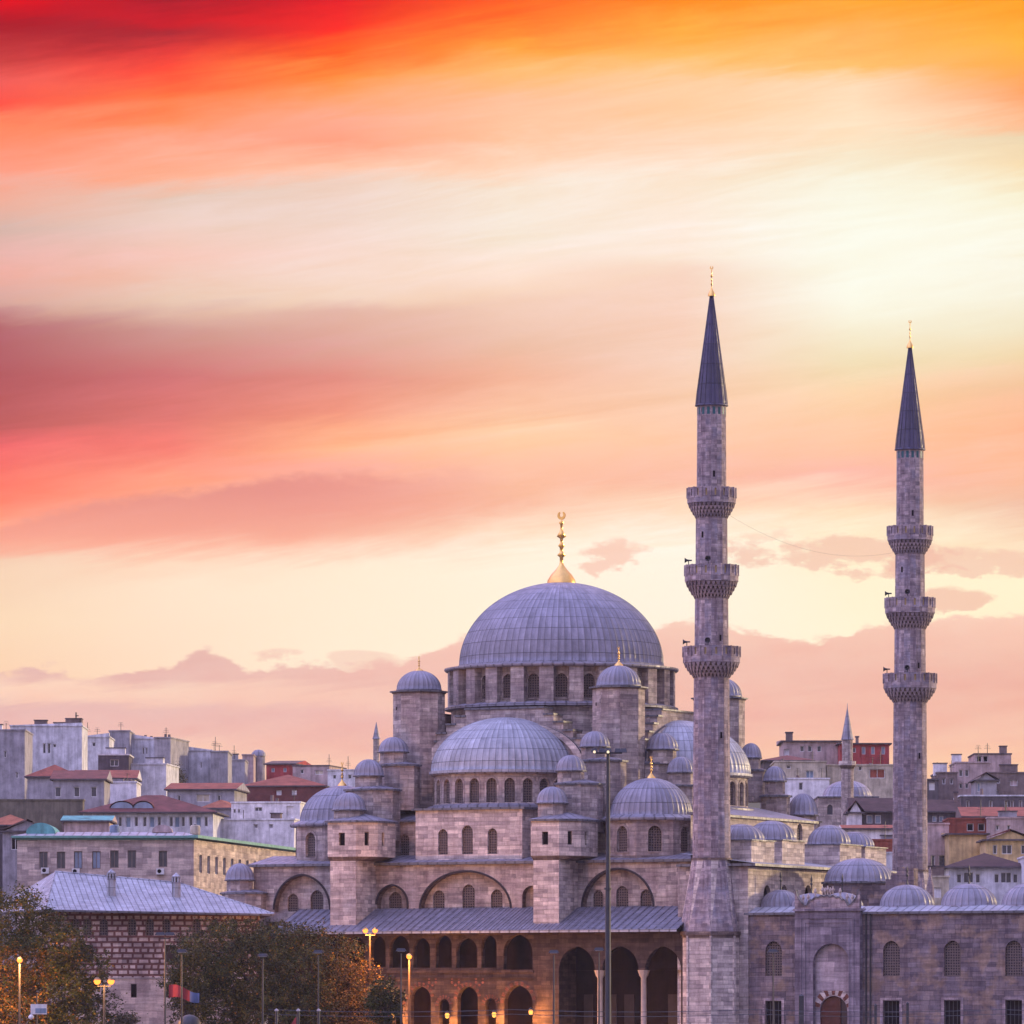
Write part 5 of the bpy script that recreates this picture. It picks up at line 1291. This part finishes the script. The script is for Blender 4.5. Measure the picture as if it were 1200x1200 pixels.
bld('apartment_block', 'wide mauve-brown block at the right edge of the skyline', 1158, 1225, 906, 862, 12, 0, 'plaster_brown', wins=row([1188],914,921,9,'plaster_pink')+row([1170],912,918,4)+row([1146+22],926,932,4))
bld('townhouse', 'grey house with little pointed roof among the brown blocks', 1143, 1168, 915, 855, 8, 0, 'plaster_grey', 'gable_front', 9, 'tile_dark', wins=row([1147],917,928,4,'glass_pale'))
bld('apartment_block', 'dark purple-grey long block with rows of dim windows at right', 1126, 1225, 933, 820, 12, 0, 'plaster_dark', trim='plaster_bluegrey', wins=row([1134,1161,1179,1186,1196],938,947,4,'plaster_brown'))
bld('townhouse', 'house with steep dark maroon roof and white dormer just right of the far minaret', 1086, 1124, 952, 790, 9, 0, 'plaster_dark', 'gable', 15, 'tile_dark', wins=row([1095,1103],956,963,5,'glass_pale'), chim=((1122.5, 928, 4),))
bld('townhouse', 'broad brick-red tiled roof house at the right edge', 1130, 1230, 958, 780, 13, 0, 'plaster_brown', 'gable', 13, 'tile_red')
bld('townhouse', 'vermilion-walled house with dark openings and flat top', 1112, 1158, 960, 745, 10, 0, 'plaster_redbrown', wins=row([1137,1150],965,974,8,'void'))
bld('townhouse', 'pinkish white house with two little dark windows beside the vermilion house', 1158, 1225, 959, 742, 10, 0, 'plaster_pink', wins=row([1169,1182],967,973,4))
bld('townhouse', 'tall faded pink house with white-framed windows right of the far minaret', 1088, 1112, 966, 722, 9, 0, 'plaster_pink', wins=row([1093.5],1002,1016,4.5)+row([1104],1002,1016,8))
bld('townhouse', 'yellow ochre house with blank wall between pink and gabled houses', 1112, 1156, 978, 715, 9, 0, 'plaster_yellow', 'shed', 3, 'tile_orange')
bld('townhouse', 'yellow gabled house with red verge and white-framed windows at the right edge', 1155, 1212, 985, 705, 9, 0, 'plaster_yellow', 'gable_front', 12, 'tile_maroon', wins=row([1166,1199],990,1001,5)+row([1180],990,1001,12))
bld('townhouse', 'white-blue house with very dark red hip roof and wide window bands', 1112, 1202, 1017, 680, 10, 0, 'plaster_bluegrey', 'hip', 17, 'tile_dark', over=.6, base=0, wins=row([1124,1146],1024,1035,6)+row([1135],1022,1035,12)+row([1168,1190],1024,1035,6)+row([1179],1022,1035,13))
bld('townhouse', 'narrow cream and white houses at the foot of the far minaret behind small domes', 1070, 1112, 1028, 672, 8, 0, 'plaster_beige', base=0, wins=row([1078,1086],1034,1048,4)+row([1098],1040,1052,10,'plaster_white'))
bld('townhouse', 'pale two-storey house at the right edge behind the courtyard domes', 1200, 1260, 1005, 676, 8, 0, 'plaster_bluegrey', base=0, wins=row([1210],1012,1022,7))

# ------------------------------------------------------------------ trees
def tree(label, px, Y, trunk_h, blobs, mats, nleaf, leaf=.3, seed=1, name='tree', group=None, bare=False, autumn_lamplit=None):
    rnd = random.Random(seed); x0 = (px-600)/F*Y; gz = 0 if Y < 640 else hill(x0, Y)
    root = empty(name, (x0, Y, gz), 0, label, 'tree', group)
    t = MB()
    def limb(a, b, ra, rb):
        A_, B_ = Vector(a), Vector(b); d = (B_-A_).normalized(); e = d.orthogonal().normalized(); f = d.cross(e); K = 7
        for k in range(K):
            p, q = 2*pi*k/K, 2*pi*(k+1)/K
            c = lambda an, O, r_: tuple(O+e*(r_*cos(an))+f*(r_*sin(an)))
            t.poly([c(p, A_, ra), c(q, A_, ra), c(q, B_, rb), c(p, B_, rb)], 'bark', smooth=True)
    top = Vector((0, 0, trunk_h)); limb((0,0,-.3), top, .42, .28)
    C = []
    for (bx, by, bz, r1, r2) in blobs:
        bz -= gz
        c = Vector((bx, by, bz)); C.append((c, r1, r2))
        mid = (top+c)/2+Vector((rnd.uniform(-.6,.6), rnd.uniform(-.6,.6), .3))
        limb(top-Vector((0,0,.5)), mid, .2, .12); limb(mid, c, .12, .04)
        for _ in range(4):
            e = c+Vector((rnd.gauss(0,r1*.5), rnd.gauss(0,r1*.5), rnd.gauss(0,r2*.5))); limb(c, e, .05, .015)
    t.build('trunk', root)
    m = MB(); tot = sum(a*a*b for _, a, b in C)
    for c, r1, r2 in C:
        ncl = max(8, int(nleaf*(r1*r1*r2)/tot/34))
        for _ in range(ncl):
            while True:
                v = Vector((rnd.uniform(-1,1), rnd.uniform(-1,1), rnd.uniform(-1,1)))
                if .3 < v.length < 1: break
            v = v.normalized()*(v.length**.4)*rnd.choice((1, 1, 1.18, .8, .9))
            cc = c+Vector((v.x*r1, v.y*r1, v.z*r2)); cr = rnd.uniform(.28, .8); au = autumn_lamplit(cc) if autumn_lamplit else 0
            for _ in range(34):
                p = cc+Vector((rnd.gauss(0,cr*.5), rnd.gauss(0,cr*.5), rnd.gauss(0,cr*.4)))
                e = Vector((rnd.uniform(-1,1), rnd.uniform(-1,1), rnd.uniform(-.6,.6))).normalized(); n_ = Vector((rnd.uniform(-1,1), rnd.uniform(-1,1), rnd.uniform(-1,1))); f = e.cross(n_)
                if f.length < .05: continue
                f.normalize(); L_ = leaf*rnd.uniform(.6, 1.2)/2; w_ = L_*rnd.uniform(.45, .75)
                b = len(m.v); m.v += [tuple(p-e*L_), tuple(p+f*w_), tuple(p+e*L_), tuple(p-f*w_)]
                m.f.append((b, b+1, b+2, b+3)); m.uv += [(0,0)]*4; m.m.append('leaf_autumn_lamplit' if au and rnd.random() < au else (mats[0] if rnd.random() < .75 or len(mats) < 2 else mats[1])); m.sm.append(False)
    m.build('crown', root)
    return root
# helper: blob from picture coordinates at distance Y
def B(px0, Y, *bl):
    o = []; s_ = F/Y
    for (px, py, rx, ry, dy) in bl: o.append(((px-px0)/s_, dy, CZ+(1200-py)/s_, rx/s_, ry/s_))
    return o
Yt = 528
# ---
tree('dark olive tree at the lower left edge with amber-lit lower leaves', 38, Yt, 4, B(38, Yt, (10,1075,42,34,0),(45,1095,34,30,1),(75,1108,34,26,-1),(95,1140,34,32,0),(30,1130,44,36,-2),(60,1165,50,34,-2),(0,1165,50,40,0),(110,1178,26,26,1),(20,1195,60,30,-3),(95,1195,34,24,-2)), ('leaf_green','leaf_olive'), 62000, .24, 3, autumn_lamplit=lambda c: .55 if (c.z < 9 and c.x < 1.5) else .06)  # orange leaves low at the left paint the street lamp's glow
Yt = 543
tree('broad olive-brown tree in front of the mosque gallery, glowing orange low on its right', 318, Yt, 4, B(318, Yt, (250,1115,46,34,0),(285,1098,34,22,1),(325,1108,44,28,0),(360,1110,40,26,1),(395,1125,36,30,0),(420,1150,24,32,0),(235,1145,40,36,-1),(290,1145,52,40,-2),(345,1150,52,38,-2),(395,1165,44,36,-1),(255,1180,52,34,-2),(320,1185,60,34,-3),(385,1190,54,30,-2),(420,1185,24,26,0)), ('leaf_olive','leaf_green'), 92000, .23, 5, autumn_lamplit=lambda c: .08+.8*max(0, min(1, (c.x-3.5)/3.5))*(1 if c.z < 8.5 else .25))  # orange share grows toward the lamp, its glow put into leaf colour
tree('thin olive tree against the brick pavilion beside the broad tree', 215, 536, 3, B(215, 536, (212,1135,14,18,0),(228,1115,14,18,0),(222,1160,18,20,0),(205,1150,9,14,0),(232,1180,18,18,0)), ('leaf_olive','leaf_green'), 6000, .24, 9)
tree('small dark green tree under the lit gallery wall, left of the tall orange lamp', 455, 536, 2, B(455, 536, (450,1160,14,14,0),(462,1172,12,14,0),(448,1182,18,18,0),(440,1172,10,12,0)), ('leaf_green','leaf_olive'), 5000, .24, 12)
tree('pale bare-looking tree on the slope below the long grey wall', 206, 900, 3, B(206, 900, (206,905,9,9,0),(200,912,7,6,0),(212,914,6,6,0)), ('leaf_pale',), 1500, .28, 14)
tree('low grey-green shrub at the foot of the pavilion', 147, 532, 1, B(147, 532, (147,1196,14,8,0)), ('leaf_pale','leaf_green'), 1500, .22, 15, name='shrub')

# ------------------------------------------------------------------ lamps and street furniture
def pole(m, x, y, z0, z1, r0, r1=None, mat='pole_grey', n=8): m.prism(ring(x, y, r0, n), z0, z1, mat, mat, pts2=ring(x, y, r1 or r0, n))
def point(parent, loc, e, c=(1,.42,.11), r=.25, name='lamp_light'):
    l = bpy.data.lights.new(name, 'POINT'); l.energy = e; l.color = c; l.shadow_soft_size = r
    o = bpy.data.objects.new(name, l); COL.objects.link(o); o.parent = parent; o.location = loc; return o
def lamp_post(label, px, py, Y, heads=((0,0),), lit=True, gr='street lamps around the mosque', e=900, hs=.25, name='street_lamp', polemat='pole_grey', style='globe', pr=.1):
    x, _, z = Wp(px, py, Y); r = empty(name, (x, Y, 0), 0, label, 'street lamp', gr)
    m = MB(); pole(m, 0, 0, 0, z-.3, pr*1.3, pr*.8, polemat)
    m.prism(ring(0,0,pr*2.2,8), 0, .5, polemat, polemat)
    for hx, hz in heads:
        if abs(hx) > .05: m.box(min(0, hx), max(0, hx), -.04, .04, z-.45+hz, z-.37+hz, polemat)
    m.build('pole', r)
    for hx, hz in heads:
        h = MB()
        if style == 'globe':
            h.lathe(hx, 0, [(.02, z+hz-hs), (hs*.7, z+hz-hs*.7), (hs, z+hz), (hs*.7, z+hz+hs*.7), (.02, z+hz+hs)], 14, 'lamp_lit' if lit else 'white_frame')
        else:
            h.prism([(hx-.45, -.28), (hx+.45, -.28), (hx+.45, .28), (hx-.45, .28)], z+hz-.12, z+hz+.12, 'pole_grey', 'plaster_white', pts2=[(hx-.3, -.2), (hx+.3, -.2), (hx+.3, .2), (hx-.3, .2)], bottom=True)
            h.box(hx-.3, hx+.3, -.2, .2, z+hz-.16, z+hz-.121, 'lamp_lit' if lit else 'white_frame')
        ho = h.build('lamp_head', r)
        if lit and style == 'globe':
            h2 = MB(); h2.lathe(hx, 0, [(hs*.98, z+hz+hs*.35), (hs*.75, z+hz+hs*.85), (.03, z+hz+hs*1.25)], 12, 'iron'); h2.build('hood', ho)
        if lit: point(ho, (hx, -1.3, z+hz-.2), e)
    return r
lamp_post('single glowing orange street lamp before the left tree, leftmost in view', 23, 1125, 517, e=11000)
lamp_post('twin-headed globe lamp with soft peach glow between the left tree and the pavilion', 122, 1150, 516, heads=((-.58,0),(.58,0)), e=700, hs=.30)
lamp_post('tall twin orange lamp under the gallery eave at the right of the broad tree', 433.5, 1090.5, 553, heads=((-.42,0),(.46,0)), e=1800, polemat='pole_brown')
lamp_post('single orange lamp standing before the small gallery arches', 479.5, 1121, 541, e=5000, polemat='pole_brown')
lamp_post('unlit grey lamp with two flat heads in front of the pavilion wall', 193.5, 1094, 505, heads=((-.4,.0),(.4,0)), lit=False, style='flat', pr=.07)
lamp_post('unlit thin lamp with one flat head right of the pavilion windows', 213, 1114, 505, lit=False, style='flat', pr=.07)
lamp_post('unlit lamp with pale round-edged head at the left part of the broad tree', 308, 1119, 505, lit=False, style='flat', pr=.07)
lamp_post('unlit lamp with small pale head at the middle of the broad tree', 373, 1115, 505, lit=False, style='flat', pr=.06)
lamp_post('unlit grey lamp just left of the single orange lamp by the gallery', 470, 1113, 505, lit=False, style='flat', pr=.06)
lamp_post('unlit lamp in front of the stone pier left of the tall porch arch', 649, 1115, 505, lit=False, style='flat', pr=.07)
lamp_post('unlit lamp between the tall porch arches, left of the floodlight mast', 702, 1112, 505, lit=False, style='flat', pr=.07)
lamp_post('unlit lamp in front of the arched window left of the carved portal', 906, 1114, 505, lit=False, style='flat', pr=.06)
# floodlight mast
x, Y, z = Wp(712.5, 880, 470)
ms = empty('floodlight_mast', (x, Y, 0), 0, 'very tall grey floodlight mast standing before the mosque porch', 'lamp post')
m = MB(); pole(m, 0, 0, 0, z*.55, .25, .20, n=12); pole(m, 0, 0, z*.55, z*.9, .18, .14, n=12); pole(m, 0, 0, z*.9, z+.1, .14, .11, n=12)
m.prism(ring(0,0,.3,12), z*.55-.1, z*.55+.05, 'pole_grey', 'pole_grey'); m.box(-1.1, 1.1, -.06, .06, z-.22, z-.1, 'pole_grey'); pole(m, -.62, 0, z-.1, z+.85, .03, mat='iron'); m.build('pole', ms)
for hx in (-1.05, -.45, 0, .75, 1.2):
    h = MB(); h.prism([(hx-.26,-.3), (hx+.26,-.3), (hx+.26,.25), (hx-.26,.25)], z-.12, z+.2, 'pole_grey', 'plaster_white', pts2=[(hx-.2,-.15), (hx+.2,-.15), (hx+.2,.25), (hx-.2,.25)], bottom=True)
    if hx in (0, -1.05): h.lathe(hx, -.32, [(.01, z-.2), (.08, z-.17), (.11, z-.1), (.07, z), (.01, z+.02)], 10, 'led_white')
    h.build('floodlight', ms)
# slim posts rising at the bottom of the broad tree
for px, lab in ((324, 'short grey post at the foot of the broad tree, leftmost of three'), (349.5, 'short grey post at the foot of the broad tree, middle of three'), (373.5, 'short grey post at the foot of the broad tree, rightmost of three')):
    x, Y, z = Wp(px, 1185, 498); r = empty('post', (x, Y, 0), 0, lab, 'post', 'short posts before the broad tree')
    m = MB(); pole(m, 0, 0, 0, z, .11, .10, 'pole_grey'); m.build('shaft', r); m = MB(); m.lathe(0, 0, [(.15, z), (.18, z+.1), (.02, z+.22)], 10, 'plaster_grey'); m.build('cap', r)
for px, yt, w_, lab in ((939, 1167, .42, 'dark square post before the wall left of the portal door'), (1026, 1178, .22, 'thin dark post left of the lower window right of the portal'), (1063.5, 1176, .22, 'thin dark post right of the lower window right of the portal')):
    x, Y, z = Wp(px, yt, 520); r = empty('dark_post', (x, Y, 0), 0, lab, 'post', 'dark posts before the courtyard wall')
    m = MB(); m.box(-w_/2, w_/2, -w_/2, w_/2, 0, z, 'iron'); m.build('shaft', r); m = MB(); m.pyramid([(-w_/2-.03,-w_/2-.03),(w_/2+.03,-w_/2-.03),(w_/2+.03,w_/2+.03),(-w_/2-.03,w_/2+.03)], z+.004, (0,0,z+.15), 'iron'); m.build('cap', r)
# tramway catenary
Yw = 500
for py, lab in ((1186.2, 'upper overhead tram wire stretched before the mosque and courtyard wall'), (1191.6, 'lower overhead tram wire stretched before the mosque and courtyard wall')):
    m = MB(); z = CZ+(1200-py)/F*Yw; xs = [-20+k*2.0 for k in range(41)]
    zz_ = lambda x: z+.02*((x % 20)-10)**2/10
    for a, b in zip(xs, xs[1:]):
        for (o1, o2) in (((-.03,0),(0,.045)), ((0,.045),(.03,0)), ((.03,0),(-.03,0))):
            m.poly([(a, Yw+o1[0], zz_(a)+o1[1]), (b, Yw+o1[0], zz_(b)+o1[1]), (b, Yw+o2[0], zz_(b)+o2[1]), (a, Yw+o2[0], zz_(a)+o2[1])], 'iron')
    tag(m.build('tram_wire'), lab, 'wire', 'tram wires')
# traffic sign board in the left tree
x, Y, z = Wp(43, 1183, 508); r = empty('sign_post', (x, Y, 0), 0, 'post with small pale blue-white board in front of the left tree', 'sign')
m = MB(); pole(m, 0, 0, 0, z+1.3, .07, mat='pole_brown'); m.build('pole', r); m = MB(); m.box(-.5, .85, -.1, -.02, z-.4, z+.45, 'white_frame'); m.box(-.1, .8, -.125, -.103, z-.3, z+.1, 'panel_blue'); m.build('board', r)
m = MB(); m.lathe(-.45, -.15, [(.02, z-.85), (.2, z-.75), (.24, z-.6), (.1, z-.42)], 10, 'plaster_white'); m.build('camera_dome', r)
# bunting / flags by the pavilion
x, Y, z = Wp(206, 1157, 520)
m = MB(); rnd = random.Random(2); NX, NZ = 16, 6
for i in range(NX):
    for j in range(NZ):
        def fp(i, j): 
            u_ = i/NX*2.6; return (x-.6+u_, Y+.15*sin(i*.9)+.08*j*.3, z-.9-.12*u_+.55*sin(i*.35)*.3+j/NZ*1.1*(1-.25*i/NX))
        m.poly([fp(i,j), fp(i+1,j), fp(i+1,j+1), fp(i,j+1)], 'cloth_red' if i < 12 else 'cloth_blue') if False else m.poly([fp(i,j), fp(i+1,j), fp(i+1,j+1), fp(i,j+1)], 'cloth_red' if i < 11 else 'cloth_blue')
bf = m.build('banner'); tag(bf, 'slack red and blue cloth banner strung beside the pavilion wall', 'banner')
# dark round awning top at the lower left of the broad tree
x, Y, z = Wp(222, 1190, 510); r = empty('kiosk', (x, Y, 0), 0, 'dark round-topped kiosk at the lower left of the broad tree', 'kiosk')
m = MB(); m.lathe(0, 0, [(.85, 0), (.85, 2.2)], 16, 'iron'); m.build('body', r); m = MB(); m.lathe(0, 0, [(1.0, 2.2), (.98, 2.6), (.7, 3.05), (.3, 3.25), (.02, 3.3)], 18, 'iron'); m.build('roof', r)
# small red pennant
x, Y, z = Wp(346, 1198, 497); r = empty('pennant', (x, Y, 0), 0, 'small red triangular pennant at the foot of the broad tree', 'flag')
m = MB(); pole(m, .1, 0, 0, z+.5, .025, mat='iron'); m.build('pole', r); m = MB(); m.prism([(-.35,0),(.08,0),(.08,.03),(-.35,.03)], z-.2, z+.4, 'plaster_red', 'plaster_red', pts2=[(.02,0),(.08,0),(.08,.03),(.02,.03)], bottom=True); m.build('cloth', r)
# gallery lanterns (lit) hanging in the small arches and upper wall fittings
for px, py, lab in ((460, 1190, 'glowing lantern in the gallery arch nearest the small dark tree'), (524, 1190, 'glowing lantern beside the narrow gallery arch, second from left'), (579, 1189, 'brightest glowing lantern in the narrow gallery arch left of the wide one'), (622, 1186, 'small yellow lantern at the right jamb of the wide gallery arch')):
    vv = -2.9; uu = U(px, vv); zq = Z(py, uu, vv); wx_ = X0+uu*CU+vv*SU; wy_ = YY(uu, vv)
    r = empty('wall_lantern', (wx_, wy_, zq), 0, lab, 'lantern', 'lanterns along the gallery')
    m = MB(); m.lathe(0, 0, [(.02, -.28), (.16, -.2), (.2, .1), (.12, .22)], 8, 'lamp_warm', smooth=False); m.build('glass', r); m = MB(); m.lathe(0, 0, [(.24, .22), (.14, .34), (.02, .45)], 8, 'iron', smooth=False); m.box(-.03, .03, .0, .75, .3, .36, 'iron'); m.build('hood', r)
    point(r, (0, -.5, -.3), 1300, (1, .42, .12), .15)
# fill lights added on the porch floor to warm the arches, housings included
for px, lab in ((676, 'added fill light on the floor of the left tall porch arch'), (778, 'added fill light on the floor of the right tall porch arch')):
    vv = .4; uu = U(px, vv); r = empty('fill_light', (X0+uu*CU+vv*SU, YY(uu, vv), .0), 0, lab, 'lamp', 'added porch fill lights')
    m = MB(); m.lathe(0, 0, [(.22, 0), (.22, .25), (.16, .3)], 10, 'iron'); m.build('housing', r); m = MB(); m.lathe(0, 0, [(.15, .27), (.01, .28)], 10, 'lamp_warm'); m.build('lens', r)
    point(r, (0, 0, .7), 150, (1, .6, .32), .2)
